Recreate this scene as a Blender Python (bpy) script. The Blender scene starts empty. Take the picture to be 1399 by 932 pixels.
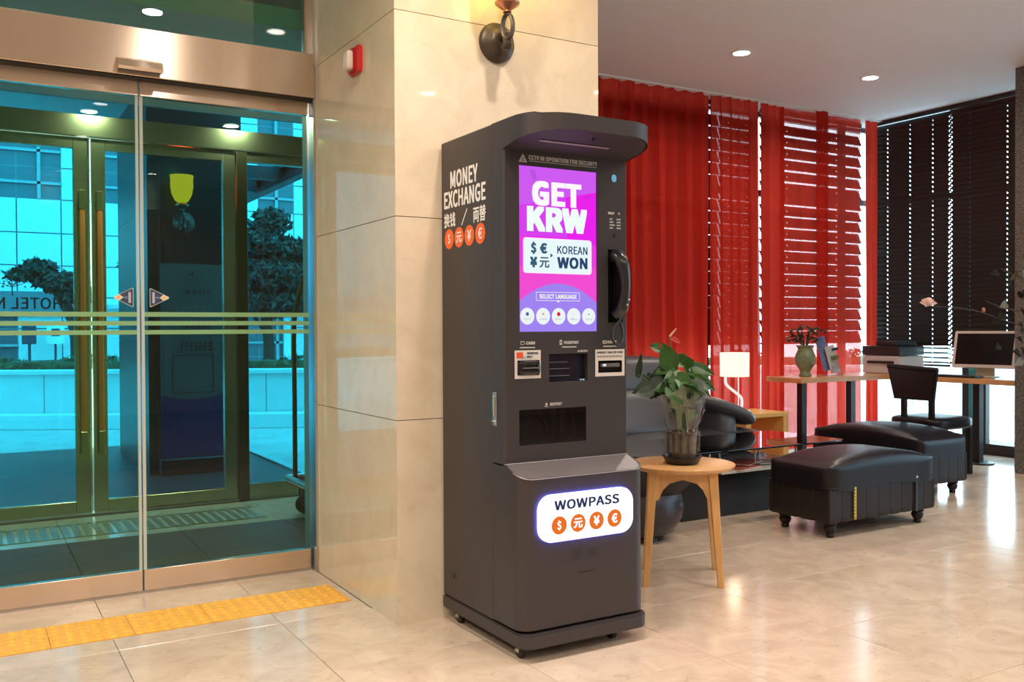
import bpy, bmesh, math, random
from mathutils import Vector, Matrix
random.seed(7)
S = bpy.context.scene
COL = S.collection
PI = math.pi

# ---------------------------------------------------------------- camera, world, light, exposure
cd = bpy.data.cameras.new('camera'); cam = bpy.data.objects.new('camera', cd); COL.objects.link(cam)
yaw, pitch, roll = 5.33730074e-01, 1.34108726e-02, 4.69533424e-03
fw = Vector((math.sin(yaw)*math.cos(pitch), math.cos(yaw)*math.cos(pitch), -math.sin(pitch)))
rt = Vector((math.cos(yaw), -math.sin(yaw), 0)); dn = fw.cross(rt)
r2 = rt*math.cos(roll)+dn*math.sin(roll); d2 = -rt*math.sin(roll)+dn*math.cos(roll)
m = Matrix((r2, -d2, -fw)).transposed().to_4x4(); m.translation = (0, 0, 1.2)
cam.matrix_world = m
cd.sensor_width = 36.0; cd.lens = 36.0*1267.23/1399.0
cd.clip_start = 0.05; cd.clip_end = 200
S.camera = cam
S.view_settings.view_transform = 'Standard'; S.view_settings.look = 'None'
S.view_settings.gamma = 1; S.view_settings.use_curve_mapping = False
S.view_settings.exposure = -0.18
w = bpy.data.worlds.new('sky'); S.world = w; w.use_nodes = True
w.node_tree.nodes['Background'].inputs[0].default_value = (0.86, 0.93, 1.0, 1)
w.node_tree.nodes['Background'].inputs[1].default_value = 9.0

LAMP_W = 20.0            # watts of one recessed ceiling lamp
WARM = (1.0, 0.86, 0.71)

# ---------------------------------------------------------------- materials
MAT = {}
try: FONT = bpy.data.fonts.load(bpy.utils.resource_path('LOCAL')+'/datafiles/fonts/Noto Sans CJK Regular.woff2')   # the sans that ships with Blender
except Exception: FONT = None
def nm(name):
    m = bpy.data.materials.new(name); m.use_nodes = True
    return m, m.node_tree.nodes, m.node_tree.links, m.node_tree.nodes['Principled BSDF']
def P(name, c, rough=.5, metal=0., noise=0., nscale=8., bump=0., bscale=60., c2=None, spec=.5, coat=0., stretch=None, emit=None, es=0., alpha=None, trans=None):
    if name in MAT: return MAT[name]
    m, N, L, b = nm(name)
    b.inputs['Base Color'].default_value = (*c, 1); b.inputs['Roughness'].default_value = rough
    b.inputs['Metallic'].default_value = metal; b.inputs['Specular IOR Level'].default_value = spec
    b.inputs['Coat Weight'].default_value = coat; b.inputs['Coat Roughness'].default_value = .05
    if emit: b.inputs['Emission Color'].default_value = (*emit, 1); b.inputs['Emission Strength'].default_value = es
    if trans: b.inputs['Transmission Weight'].default_value = trans
    tc = N.new('ShaderNodeTexCoord')
    src = tc.outputs['Object']
    if stretch:
        mp = N.new('ShaderNodeMapping'); mp.inputs['Scale'].default_value = stretch
        L.new(src, mp.inputs[0]); src = mp.outputs[0]
    if noise or c2:
        n = N.new('ShaderNodeTexNoise'); n.inputs['Scale'].default_value = nscale; n.inputs['Detail'].default_value = 6
        L.new(src, n.inputs['Vector'])
        r = N.new('ShaderNodeValToRGB'); L.new(n.outputs[0], r.inputs[0])
        cb = c2 if c2 else tuple(min(1, x*(1+noise)) for x in c)
        ca = c if c2 else tuple(x*(1-noise) for x in c)
        r.color_ramp.elements[0].position = .3; r.color_ramp.elements[1].position = .7
        r.color_ramp.elements[0].color = (*ca, 1); r.color_ramp.elements[1].color = (*cb, 1)
        L.new(r.outputs[0], b.inputs['Base Color'])
    if bump:
        n = N.new('ShaderNodeTexNoise'); n.inputs['Scale'].default_value = bscale; n.inputs['Detail'].default_value = 3
        L.new(src, n.inputs['Vector'])
        bp = N.new('ShaderNodeBump'); bp.inputs['Strength'].default_value = bump; bp.inputs['Distance'].default_value = .002
        L.new(n.outputs[0], bp.inputs['Height']); L.new(bp.outputs[0], b.inputs['Normal'])
    MAT[name] = m; return m
def E(name, c, s):
    if name in MAT: return MAT[name]
    m = bpy.data.materials.new(name); m.use_nodes = True; N = m.node_tree.nodes; N.clear()
    e = N.new('ShaderNodeEmission'); e.inputs[0].default_value = (*c, 1); e.inputs[1].default_value = s
    o = N.new('ShaderNodeOutputMaterial'); m.node_tree.links.new(e.outputs[0], o.inputs[0])
    MAT[name] = m; return m
def GLASS(name, tint, refl=1.45, rough=0.0, extra=0.0):
    """thin architectural glass: tinted see-through plus a Fresnel mirror"""
    m = bpy.data.materials.new(name); m.use_nodes = True; N = m.node_tree.nodes; L = m.node_tree.links; N.clear()
    t = N.new('ShaderNodeBsdfTransparent'); t.inputs[0].default_value = (*tint, 1)
    g = N.new('ShaderNodeBsdfGlossy'); g.inputs['Roughness'].default_value = rough; g.inputs[0].default_value = (1, 1, 1, 1)
    f = N.new('ShaderNodeFresnel'); f.inputs[0].default_value = refl
    a = N.new('ShaderNodeMath'); a.operation = 'ADD'; a.inputs[1].default_value = extra; a.use_clamp = True
    x = N.new('ShaderNodeMixShader'); o = N.new('ShaderNodeOutputMaterial')
    # only the face turned to the viewer mirrors, the far face of the slab just transmits
    ge = N.new('ShaderNodeNewGeometry'); iv = N.new('ShaderNodeMath'); iv.operation = 'SUBTRACT'; iv.inputs[0].default_value = 1.0; L.new(ge.outputs['Backfacing'], iv.inputs[1])
    mu = N.new('ShaderNodeMath'); mu.operation = 'MULTIPLY'; L.new(a.outputs[0], mu.inputs[0]); L.new(iv.outputs[0], mu.inputs[1])
    L.new(f.outputs[0], a.inputs[0]); L.new(mu.outputs[0], x.inputs[0]); L.new(t.outputs[0], x.inputs[1]); L.new(g.outputs[0], x.inputs[2]); L.new(x.outputs[0], o.inputs[0])
    MAT[name] = m; return m
def SHEER(name, c, t):
    m = bpy.data.materials.new(name); m.use_nodes = True; N = m.node_tree.nodes; L = m.node_tree.links; N.clear()
    d = N.new('ShaderNodeBsdfDiffuse'); d.inputs[0].default_value = (*c, 1)
    tl = N.new('ShaderNodeBsdfTranslucent'); tl.inputs[0].default_value = (.80, .055, .03, 1)
    tr = N.new('ShaderNodeBsdfTransparent'); tr.inputs[0].default_value = (1, .75, .72, 1)
    a = N.new('ShaderNodeMixShader'); a.inputs[0].default_value = .45
    b = N.new('ShaderNodeMixShader'); b.inputs[0].default_value = t
    o = N.new('ShaderNodeOutputMaterial')
    L.new(d.outputs[0], a.inputs[1]); L.new(tl.outputs[0], a.inputs[2]); L.new(a.outputs[0], b.inputs[1]); L.new(tr.outputs[0], b.inputs[2]); L.new(b.outputs[0], o.inputs[0])
    MAT[name] = m; return m
def MARBLE(name, base, light, dark, rough, spots=.5, per_obj=.06, bumpy=0.02):
    m, N, L, b = nm(name)
    g = N.new('ShaderNodeNewGeometry')
    oi = N.new('ShaderNodeObjectInfo')
    off = N.new('ShaderNodeVectorMath'); off.operation = 'SCALE'; off.inputs[3].default_value = 0
    cmb = N.new('ShaderNodeCombineXYZ')
    mu = N.new('ShaderNodeMath'); mu.operation = 'MULTIPLY'; mu.inputs[1].default_value = 37.0
    L.new(oi.outputs['Random'], mu.inputs[0]); L.new(mu.outputs[0], cmb.inputs[0]); L.new(mu.outputs[0], cmb.inputs[2])
    ad = N.new('ShaderNodeVectorMath'); ad.operation = 'ADD'; L.new(g.outputs['Position'], ad.inputs[0]); L.new(cmb.outputs[0], ad.inputs[1])
    n1 = N.new('ShaderNodeTexNoise'); n1.inputs['Scale'].default_value = 5; n1.inputs['Detail'].default_value = 8; n1.inputs['Roughness'].default_value = .62; n1.inputs['Distortion'].default_value = .8
    L.new(ad.outputs[0], n1.inputs['Vector'])
    r1 = N.new('ShaderNodeValToRGB'); L.new(n1.outputs[0], r1.inputs[0])
    e = r1.color_ramp.elements; e[0].position = .33; e[0].color = (*base, 1); e[1].position = .66; e[1].color = (*light, 1)
    n2 = N.new('ShaderNodeTexNoise'); n2.inputs['Scale'].default_value = 15; n2.inputs['Detail'].default_value = 7; n2.inputs['Distortion'].default_value = 1.6
    mp = N.new('ShaderNodeMapping'); mp.inputs['Scale'].default_value = (1, 1.7, 1.5); L.new(ad.outputs[0], mp.inputs[0]); L.new(mp.outputs[0], n2.inputs['Vector'])
    r2_ = N.new('ShaderNodeValToRGB'); L.new(n2.outputs[0], r2_.inputs[0])
    e = r2_.color_ramp.elements; e[0].position = .60; e[0].color = (0, 0, 0, 1); e[1].position = .72; e[1].color = (spots,)*3+(1,)
    mx = N.new('ShaderNodeMix'); mx.data_type = 'RGBA'
    L.new(r2_.outputs[0], mx.inputs[0]); L.new(r1.outputs[0], mx.inputs[6]); mx.inputs[7].default_value = (*dark, 1)
    hs = N.new('ShaderNodeHueSaturation'); mr = N.new('ShaderNodeMapRange'); mr.inputs[3].default_value = 1-per_obj; mr.inputs[4].default_value = 1+per_obj
    L.new(oi.outputs['Random'], mr.inputs[0]); L.new(mr.outputs[0], hs.inputs['Value']); L.new(mx.outputs[2], hs.inputs['Color'])
    L.new(hs.outputs[0], b.inputs['Base Color'])
    b.inputs['Roughness'].default_value = rough
    if bumpy:
        bp = N.new('ShaderNodeBump'); bp.inputs['Strength'].default_value = bumpy; bp.inputs['Distance'].default_value = .01
        L.new(n2.outputs[0], bp.inputs['Height']); L.new(bp.outputs[0], b.inputs['Normal'])
    MAT[name] = m; return m

floor_m = MARBLE('floor_marble', (.49, .385, .30), (.62, .505, .405), (.34, .26, .18), .15, .45, .04, .0)
wall_m = MARBLE('wall_marble', (.66, .55, .42), (.74, .64, .51), (.58, .45, .31), .035, .3, .02, .0)
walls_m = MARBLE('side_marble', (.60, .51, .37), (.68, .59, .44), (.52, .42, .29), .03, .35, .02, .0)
shade_floor_m = MARBLE('shaded_vestibule_floor', (.09, .040, .016), (.12, .055, .025), (.05, .02, .01), .6, .3, .03, .0)
grout_m = P('grout', (.24, .19, .14), .8)
plaster_m = P('ceiling_paint', (.86, .85, .86), .8, bump=.15, bscale=90)
beige_m = P('lobby_wall_paint', (.55, .45, .34), .6)
bronze_m = P('brushed_bronze', (.72, .60, .51), .27, 1.)
bronze_m.node_tree.nodes['Principled BSDF'].inputs['Anisotropic'].default_value = .9; bronze_m.node_tree.nodes['Principled BSDF'].inputs['Anisotropic Rotation'].default_value = .25
brass_m = P('brass', (.46, .42, .27), .25, 1.)
brassd_m = P('dull_brass', (.42, .34, .18), .3, 1.)
orange_m = P('amber_wood_handle', (.80, .24, .05), .3)
chrome_m = P('chrome', (.8, .8, .8), .12, 1.)
steel_m = P('brushed_steel', (.55, .55, .54), .3, 1.)
black_m = P('black_plastic', (.012, .012, .014), .3)
rubber_m = P('black_rubber', (.015, .015, .015), .6)
kiosk_m = P('kiosk_grey_metal', (.056, .048, .052), .40, .35, bump=.08, bscale=900)
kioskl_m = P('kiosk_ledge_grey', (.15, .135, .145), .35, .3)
kioskd_m = P('kiosk_underside', (.035, .026, .028), .55)
seam_m = P('seam_black', (.008, .008, .008), .6)
white_m = P('white_print', (.80, .80, .80), .5)
greyp_m = P('grey_print', (.50, .50, .50), .5)
plate_m = P('white_plate', (.70, .66, .64), .4)
orp_m = P('orange_print', (.80, .13, .02), .45)
cream_m = P('cream_plastic', (.62, .56, .46), .45)
blackgl_m = P('black_glass', (.008, .008, .012), .06)
navy_m = P('navy_print', (.03, .05, .12), .5)
red_m = P('red_plastic', (.62, .02, .02), .3)
leather_m = P('black_leather', (.007, .005, .008), .34, spec=.35, bump=.25, bscale=160)
leatherb_m = P('brown_black_leather', (.016, .010, .009), .45, spec=.3, bump=.3, bscale=130)
sofa_m = P('grey_leather', (.075, .075, .088), .36, bump=.2, bscale=140)
piping_m = P('pale_piping', (.5, .48, .45), .5)
oak_m = P('light_wood', (.62, .33, .13), .35, c2=(.74, .43, .19), nscale=7, stretch=(1, 9, 1.5))
oakleg_m = P('light_wood_leg', (.60, .32, .11), .35, c2=(.72, .42, .17), nscale=9, stretch=(6, 6, .7))
desk_m = P('desk_wood', (.50, .24, .09), .3, c2=(.62, .33, .14), nscale=6, stretch=(1, 1, 6))
yellow_m = P('yellow_wood', (.70, .42, .12), .4)
dmetal_m = P('black_metal', (.02, .02, .022), .35, .6)
slat_m = P('dark_wood_slat', (.030, .018, .014), .45)
granite_m = P('speckled_granite', (.05, .045, .042), .25, c2=(.20, .18, .165), nscale=90)
iron_m = P('antique_iron', (.11, .085, .065), .42, .6, noise=.25, nscale=20, bump=.3, bscale=60)
copper_m = P('copper_cup', (.62, .28, .16), .28, .9)
leaf_m = P('leaf_green', (.018, .070, .010), .35, c2=(.035, .12, .02), nscale=25)
leafd_m = P('leaf_dark', (.007, .022, .009), .35, c2=(.012, .04, .014), nscale=25)
leafl_m = P('leaf_pale', (.14, .30, .06), .4)
stem_m = P('stem', (.10, .16, .05), .5)
soil_m = P('potting_soil', (.05, .032, .02), .9, noise=.4, nscale=60, bump=.6, bscale=80)
pot_m = P('smoky_brown_pot', (.05, .035, .03), .25, c2=(.12, .09, .07), nscale=35)
vase_m = P('celadon_glaze', (.17, .21, .12), .22, noise=.2, nscale=25)
wrap_m = GLASS('cellophane', (.86, .86, .84), 1.5, .08, .06)
tgl_m = GLASS('smoked_table_glass', (.08, .07, .08), 1.6, 0, .28)
pane_m = GLASS('entrance_glass', (.66, .88, .76), 1.36, 0, .0)
outer_m = GLASS('teal_tinted_glass', (.17, .60, .80), 1.4, 0, .0)
transom_m = GLASS('transom_glass', (.30, .85, .75), 1.5, 0, .05)
win_m = GLASS('window_glass', (.80, .96, 1.0), 1.45)
edge_m = P('glass_edge', (.45, .52, .50), .2)
stripe_m = P('frosted_green_band', (.20, .40, .20), .6)
tact_m = P('yellow_tactile', (.78, .40, .05), .45, noise=.12, nscale=30)
sheer_a = SHEER('red_curtain', (.46, .026, .018), .0)
sheer_b = SHEER('sheer_red_curtain', (.50, .030, .022), .15)

# ---------------------------------------------------------------- helpers
ORG = {}
def link(o): COL.objects.link(o); return o
def thing(name, label, cat, loc=(0, 0, 0), group=None):
    o = bpy.data.objects.new(name, None); link(o); o.location = loc; o.empty_display_size = .05
    o['label'] = label; o['category'] = cat
    if group: o['group'] = group
    ORG[o.name] = Vector(loc); return o
def sthing(name, loc=(0, 0, 0)):
    o = bpy.data.objects.new(name, None); link(o); o.location = loc; o['kind'] = 'structure'; ORG[o.name] = Vector(loc); return o
def tag(o, label, cat, group=None):
    o['label'] = label; o['category'] = cat
    if group: o['group'] = group
    return o
def root_org(p):
    while p is not None and p.parent is not None: p = p.parent
    return ORG.get(p.name, Vector((0, 0, 0))) if p is not None else Vector((0, 0, 0))
def mk(name, bm, mat, parent=None, smooth=False, local=False):
    """links bm (world coordinates unless local) as one mesh object under parent"""
    if not local:
        off = root_org(parent)
        if parent is None:
            xs = [v.co.x for v in bm.verts]; ys = [v.co.y for v in bm.verts]; zs = [v.co.z for v in bm.verts]
            off = Vector(((min(xs)+max(xs))/2, (min(ys)+max(ys))/2, min(zs)))
        bmesh.ops.translate(bm, verts=bm.verts, vec=-off)
    me = bpy.data.meshes.new(name); bm.normal_update()
    if smooth:
        for f in bm.faces: f.smooth = True
        for e in bm.edges:
            if len(e.link_faces) == 2 and e.calc_face_angle(0) > math.radians(38): e.smooth = False
    bm.to_mesh(me); bm.free(); me.materials.append(mat)
    o = bpy.data.objects.new(name, me); link(o)
    if parent is not None: o.parent = parent
    elif not local: o.location = off
    return o
def struct(name, bm, mat, smooth=False):
    o = mk(name, bm, mat, None, smooth); o['kind'] = 'structure'; ORG[o.name] = o.location.copy(); return o
def B(*boxes, bev=0., seg=1):
    bm = bmesh.new()
    for (x0, x1, y0, y1, z0, z1) in boxes:
        vs = [bm.verts.new(p) for p in ((x0,y0,z0),(x1,y0,z0),(x1,y1,z0),(x0,y1,z0),(x0,y0,z1),(x1,y0,z1),(x1,y1,z1),(x0,y1,z1))]
        for f in ((0,3,2,1),(4,5,6,7),(0,1,5,4),(1,2,6,5),(2,3,7,6),(3,0,4,7)): bm.faces.new([vs[i] for i in f])
    if bev: bmesh.ops.bevel(bm, geom=bm.edges[:], offset=bev, segments=seg, affect='EDGES', profile=.6)
    return bm
def join(*bms):
    a = bms[0]
    for b in bms[1:]:
        me = bpy.data.meshes.new('t'); b.to_mesh(me); a.from_mesh(me); bpy.data.meshes.remove(me); b.free()
    return a
def xf(bm, M): bmesh.ops.transform(bm, matrix=M, verts=bm.verts); return bm
def rz(bm, a, c=(0, 0, 0)): return xf(bm, Matrix.Translation(c) @ Matrix.Rotation(a, 4, 'Z') @ Matrix.Translation(-Vector(c)))
def prism(pts, h0, h1, axis='z', bev=0., seg=2, top=None):
    """polygon extruded along an axis; top(x,y) can give each upper vertex its own height"""
    bm = bmesh.new(); n = len(pts)
    def mp(a, b, h):
        return {'z': (a, b, h), 'y': (a, h, b), 'x': (h, a, b)}[axis]
    lo = [bm.verts.new(mp(a, b, h0)) for a, b in pts]
    hi = [bm.verts.new(mp(a, b, top(a, b) if top else h1)) for a, b in pts]
    bm.faces.new(lo[::-1]); bm.faces.new(hi)
    for i in range(n): bm.faces.new((lo[i], lo[(i+1) % n], hi[(i+1) % n], hi[i]))
    bmesh.ops.recalc_face_normals(bm, faces=bm.faces[:])
    if bev:
        ed = [e for e in bm.edges if all((v in lo) for v in e.verts) or all((v in hi) for v in e.verts)]
        bmesh.ops.bevel(bm, geom=ed, offset=bev, segments=seg, affect='EDGES')
    return bm
def rrect(x0, x1, y0, y1, r, n=8, corners=(1, 1, 1, 1)):
    """rounded rectangle outline; corners: (x0y0, x1y0, x1y1, x0y1)"""
    out = []
    for i, (cx, cy, a) in enumerate(((x0, y0, 180), (x1, y0, 270), (x1, y1, 0), (x0, y1, 90))):
        if corners[i]:
            ox = cx+(r if cx == x0 else -r); oy = cy+(r if cy == y0 else -r)
            for k in range(n+1):
                t = math.radians(a+90*k/n); out.append((ox+r*math.cos(t), oy+r*math.sin(t)))
        else: out.append((cx, cy))
    return out
def circ(cx, cy, r, n=24, ry=None): return [(cx+r*math.cos(2*PI*k/n), cy+(ry or r)*math.sin(2*PI*k/n)) for k in range(n)]
def lathe(prof, c=(0, 0, 0), n=24, axis='z', cap=True):
    bm = bmesh.new(); rings = []
    for r, h in prof:
        ring = []
        for k in range(n):
            t = 2*PI*k/n; a, b = r*math.cos(t), r*math.sin(t)
            p = {'z': (a, b, h), 'y': (a, h, b), 'x': (h, a, b)}[axis]
            ring.append(bm.verts.new((c[0]+p[0], c[1]+p[1], c[2]+p[2])))
        rings.append(ring)
    for i in range(len(rings)-1):
        for k in range(n): bm.faces.new((rings[i][k], rings[i][(k+1) % n], rings[i+1][(k+1) % n], rings[i+1][k]))
    if cap and prof[0][0] > 1e-5: bm.faces.new(rings[0][::-1])
    if cap and prof[-1][0] > 1e-5: bm.faces.new(rings[-1])
    bmesh.ops.remove_doubles(bm, verts=bm.verts, dist=1e-6)
    bmesh.ops.recalc_face_normals(bm, faces=bm.faces[:])
    return bm
def catmull(P_, n=6):
    P_ = [Vector(p) for p in P_]; out = []
    for i in range(len(P_)-1):
        p0 = P_[max(i-1, 0)]; p1 = P_[i]; p2 = P_[i+1]; p3 = P_[min(i+2, len(P_)-1)]
        for k in range(n):
            t = k/n
            out.append(.5*((2*p1)+(-p0+p2)*t+(2*p0-5*p1+4*p2-p3)*t*t+(-p0+3*p1-3*p2+p3)*t**3))
    out.append(P_[-1]); return out
def tube(path, r, n=8, flat=1., smooth=0):
    if smooth: 
        rr = r if isinstance(r, (int, float)) else None
        if rr is None:
            k = len(path)-1; newp = catmull(path, smooth); r = [r[min(int(i/smooth), k-1)]*(1-(i/smooth-min(int(i/smooth), k-1)))+r[min(int(i/smooth), k-1)+1]*(i/smooth-min(int(i/smooth), k-1)) for i in range(len(newp))]; path = newp
        else: path = catmull(path, smooth)
    path = [Vector(p) for p in path]; bm = bmesh.new(); rings = []
    up = None
    for i, p in enumerate(path):
        t = (path[min(i+1, len(path)-1)]-path[max(i-1, 0)]).normalized()
        if up is None:
            up = Vector((0, 0, 1)) if abs(t.z) < .9 else Vector((1, 0, 0))
        a = (up - t*up.dot(t)).normalized(); b = t.cross(a); up = a
        R_ = r if isinstance(r, (int, float)) else r[i]
        rings.append([bm.verts.new(p+a*R_*math.cos(2*PI*k/n)+b*R_*flat*math.sin(2*PI*k/n)) for k in range(n)])
    for i in range(len(rings)-1):
        for k in range(n): bm.faces.new((rings[i][k], rings[i][(k+1) % n], rings[i+1][(k+1) % n], rings[i+1][k]))
    bm.faces.new(rings[0][::-1]); bm.faces.new(rings[-1])
    bmesh.ops.recalc_face_normals(bm, faces=bm.faces[:])
    return bm
def cushion(x0, x1, y0, y1, z0, z1, p=4., n=14, pz=None, shape=None):
    """superellipsoid pad; shape(u,v,w)->offset vector in metres to sculpt it"""
    bm = bmesh.new(); c = Vector(((x0+x1)/2, (y0+y1)/2, (z0+z1)/2)); h = Vector(((x1-x0)/2, (y1-y0)/2, (z1-z0)/2))
    bmesh.ops.create_cube(bm, size=2); bmesh.ops.subdivide_edges(bm, edges=bm.edges[:], cuts=n, use_grid_fill=True)
    for v in bm.verts:
        q = v.co; k = ((abs(q.x)**p+abs(q.y)**p)**((pz or p)/p)+abs(q.z)**(pz or p))**(1/(pz or p))
        u = q/k; o = shape(u) if shape else Vector((0, 0, 0))
        v.co = Vector((c.x+h.x*u.x, c.y+h.y*u.y, c.z+h.z*u.z))+o
    return bm
def poly(pts, axis, h, M=None):
    """single flat face; axis 'y' faces -y, 'x' faces -x, 'z' faces up"""
    bm = bmesh.new()
    v = [bm.verts.new({'z': (a, b, h), 'y': (a, h, b), 'x': (h, a, b)}[axis]) for a, b in pts]
    bm.faces.new(v); bm.normal_update(); f = bm.faces[:][0]
    want = {'z': Vector((0, 0, 1)), 'y': Vector((0, -1, 0)), 'x': Vector((-1, 0, 0))}[axis]
    if f.normal.dot(want) < 0: bmesh.ops.reverse_faces(bm, faces=[f])
    return bm
FR = {'-y': Matrix.Rotation(PI/2, 4, 'X'), '-x': Matrix.Rotation(-PI/2, 4, 'Z') @ Matrix.Rotation(PI/2, 4, 'X'),
      '+y': Matrix.Rotation(PI, 4, 'Z') @ Matrix.Rotation(PI/2, 4, 'X')}
def text(s, at, size, face, mat, parent, name='lettering', width=None, bold=0., sx=1., align='CENTER', M=None, height=None):
    """flat lettering turned into a mesh; width/height fit the result to that many metres"""
    c = bpy.data.curves.new('t', 'FONT'); c.body = s; c.size = 1; c.space_character = 1+bold*1.2
    if FONT and not any(0xE00 <= ord(q) < 0xE7F or q == '✆' for q in s): c.font = FONT
    c.align_x = align; c.align_y = 'CENTER'; c.resolution_u = 3
    o = bpy.data.objects.new('t', c); link(o); bpy.context.view_layer.update()
    me = bpy.data.meshes.new_from_object(o.evaluated_get(bpy.context.evaluated_depsgraph_get()))
    bpy.data.objects.remove(o); bpy.data.curves.remove(c)
    bm = bmesh.new()
    if bold:      # heavier weight: the outline repeated with small shifts, each copy a hair further forward
        for k in range(8):
            n0 = len(bm.verts); bm.from_mesh(me); bm.verts.ensure_lookup_table()
            for v in bm.verts[n0:]: v.co += Vector((bold*.72*((-1, 0, 1, 1, 1, 0, -1, -1)[k]), bold*.5*((-1, -1, -1, 0, 1, 1, 1, 0)[k]), .0005*k))
    else: bm.from_mesh(me)
    bpy.data.meshes.remove(me)
    if len(bm.verts) == 0: bm.free(); return None
    xs = [v.co.x for v in bm.verts]; ys = [v.co.y for v in bm.verts]
    w0 = max(xs)-min(xs); h0 = max(ys)-min(ys); cx, cy = (max(xs)+min(xs))/2, (max(ys)+min(ys))/2
    ky = height/h0 if height else (size or width/w0)
    kx = width/w0 if width else ky*sx
    ax = {'CENTER': cx, 'LEFT': min(xs), 'RIGHT': max(xs)}[align]
    for v in bm.verts: v.co = Vector(((v.co.x-ax)*kx, (v.co.y-cy)*ky, v.co.z*.02))
    xf(bm, M if M is not None else Matrix.Translation(at) @ FR[face])
    return mk(name, bm, mat, parent)
def holed(x0, x1, z0, z1, y, depth, holes):
    """vertical panel facing -y with rectangular openings (x0,x1,z0,z1) whose inner sides run back by depth"""
    bm = bmesh.new()
    X_ = sorted({x0, x1}|{h[0] for h in holes}|{h[1] for h in holes}); Z_ = sorted({z0, z1}|{h[2] for h in holes}|{h[3] for h in holes})
    V = {}
    def vt(x, yy, z):
        k = (round(x, 5), round(yy, 5), round(z, 5))
        if k not in V: V[k] = bm.verts.new((x, yy, z))
        return V[k]
    def inh(x, z): return any(h[0] < x < h[1] and h[2] < z < h[3] for h in holes)
    for i in range(len(X_)-1):
        for j in range(len(Z_)-1):
            a, b, c, d = X_[i], X_[i+1], Z_[j], Z_[j+1]
            if inh((a+b)/2, (c+d)/2): continue
            bm.faces.new((vt(a, y, c), vt(b, y, c), vt(b, y, d), vt(a, y, d)))
    for (a, b, c, d) in holes:
        for q in (((a, c), (b, c)), ((b, c), (b, d)), ((b, d), (a, d)), ((a, d), (a, c))):
            (p, r), (s, t) = q
            v1, v2 = bm.verts.new((p, y, r)), bm.verts.new((s, y, t)); v3, v4 = bm.verts.new((s, y+depth, t)), bm.verts.new((p, y+depth, r))
            bm.faces.new((v1, v2, v3, v4))
    return bm
def copy_tree(o, parent=None):
    c = o.copy(); link(c)
    if parent is not None: c.parent = parent
    for ch in list(o.children): copy_tree(ch, c)
    return c

# ================================================================ SETTING: floor
FX0, FP, FY0, FPY = .487, .618, 1.905, .6095
fl = sthing('floor')
mk('subfloor', B((-3.2, 9.4, -5.2, 6.75, -.12, -.006)), grout_m, fl)
me_t = {}
def tile_at(x0, x1, y0, y1, mat, nm_='tile', par=fl, z0=-.006, z1=0., bev=.0012, g=.0013):
    k = (round(x1-x0, 3), round(y1-y0, 3), mat.name)
    if k not in me_t:
        w2, h2 = (x1-x0)/2-g, (y1-y0)/2-g
        bm = B((-w2, w2, -h2, h2, z0, z1)); top = [e for e in bm.edges if all(v.co.z > z1-1e-5 for v in e.verts)]
        bmesh.ops.bevel(bm, geom=top, offset=bev, segments=1, affect='EDGES')
        o = mk(nm_, bm, mat, par, local=True); me_t[k] = o.data
    else: o = bpy.data.objects.new(nm_, me_t[k]); link(o); o.parent = par
    o.location = ((x0+x1)/2, (y0+y1)/2, 0); return o
nt = 0
ty0 = 3.885; ty1 = 4.178; txe = 1.463                      # tactile strip
for j in range(-2, 8):
    y0 = FY0+j*FPY; y1 = y0+FPY
    for i in range(-3, 13):
        x0 = FX0+i*FP; x1 = x0+FP
        if x0 > 8.2: continue
        d = .5087*(x0+x1)/2+.861*(y0+y1)/2; s = .861*(x0+x1)/2-.509*(y0+y1)/2
        if d < 1.0 or abs(s) > .62*d+.8: continue
        if x1 < 1.55 and y0 > 4.3: continue                # behind the door line
        if x0 < 1.5 and 3.0 < y0 and y1 > 4.5: continue
        if x0 > 1.5 and x1 < 2.5 and y0 > 3.5: continue    # under the pillar
        yy1 = y1
        if x1 < 1.8 and j == 3:                            # row in front of the tactile strip
            xx1 = min(x1, 1.498)
            tile_at(x0, xx1, 3.7335, ty0, floor_m) if xx1-x0 > .05 else None
            continue
        tile_at(x0, x1, y0, yy1, floor_m); nt += 1
for i in range(-1, 2):
    x0 = FX0+i*FP; x1 = min(x0+FP, 1.498)
    tile_at(x0, x1, ty1, 4.487, floor_m)
tile_at(txe, 1.498, ty0, ty1, floor_m)
# vestibule tiles: shade by the inner doors painted as dark brown, floor marble beyond
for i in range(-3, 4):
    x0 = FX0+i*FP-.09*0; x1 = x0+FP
    tile_at(x0, x1, 4.56, 5.17, shade_floor_m); tile_at(x0, x1, 5.17, 5.78, shade_floor_m)
    tile_at(x0, x1, 5.78, 6.52, floor_m)

tp = thing('tactile_strip', 'yellow strip of raised guide tiles laid before the glass doors', 'tactile paving', (.3, 4.03, 0))
dome_mesh = None
xt = txe
while xt > -1.6:
    a = xt-.298; bm = B((a+.001, xt-.001, ty0+.001, ty1-.001, -.006, .0022))
    px = a+.025
    for ii in range(6):
        for jj in range(6):
            cx, cy = a+.025+ii*.0495, ty0+.0225+jj*.0495
            lo = [bm.verts.new((cx+.017*math.cos(t*PI/4), cy+.017*math.sin(t*PI/4), .0022)) for t in range(8)]
            hi = [bm.verts.new((cx+.010*math.cos(t*PI/4), cy+.010*math.sin(t*PI/4), .0075)) for t in range(8)]
            for t in range(8): bm.faces.new((lo[t], lo[(t+1) % 8], hi[(t+1) % 8], hi[t]))
            bm.faces.new(hi)
    mk('tactile_tile', bm, tact_m, tp); xt -= .298

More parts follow.
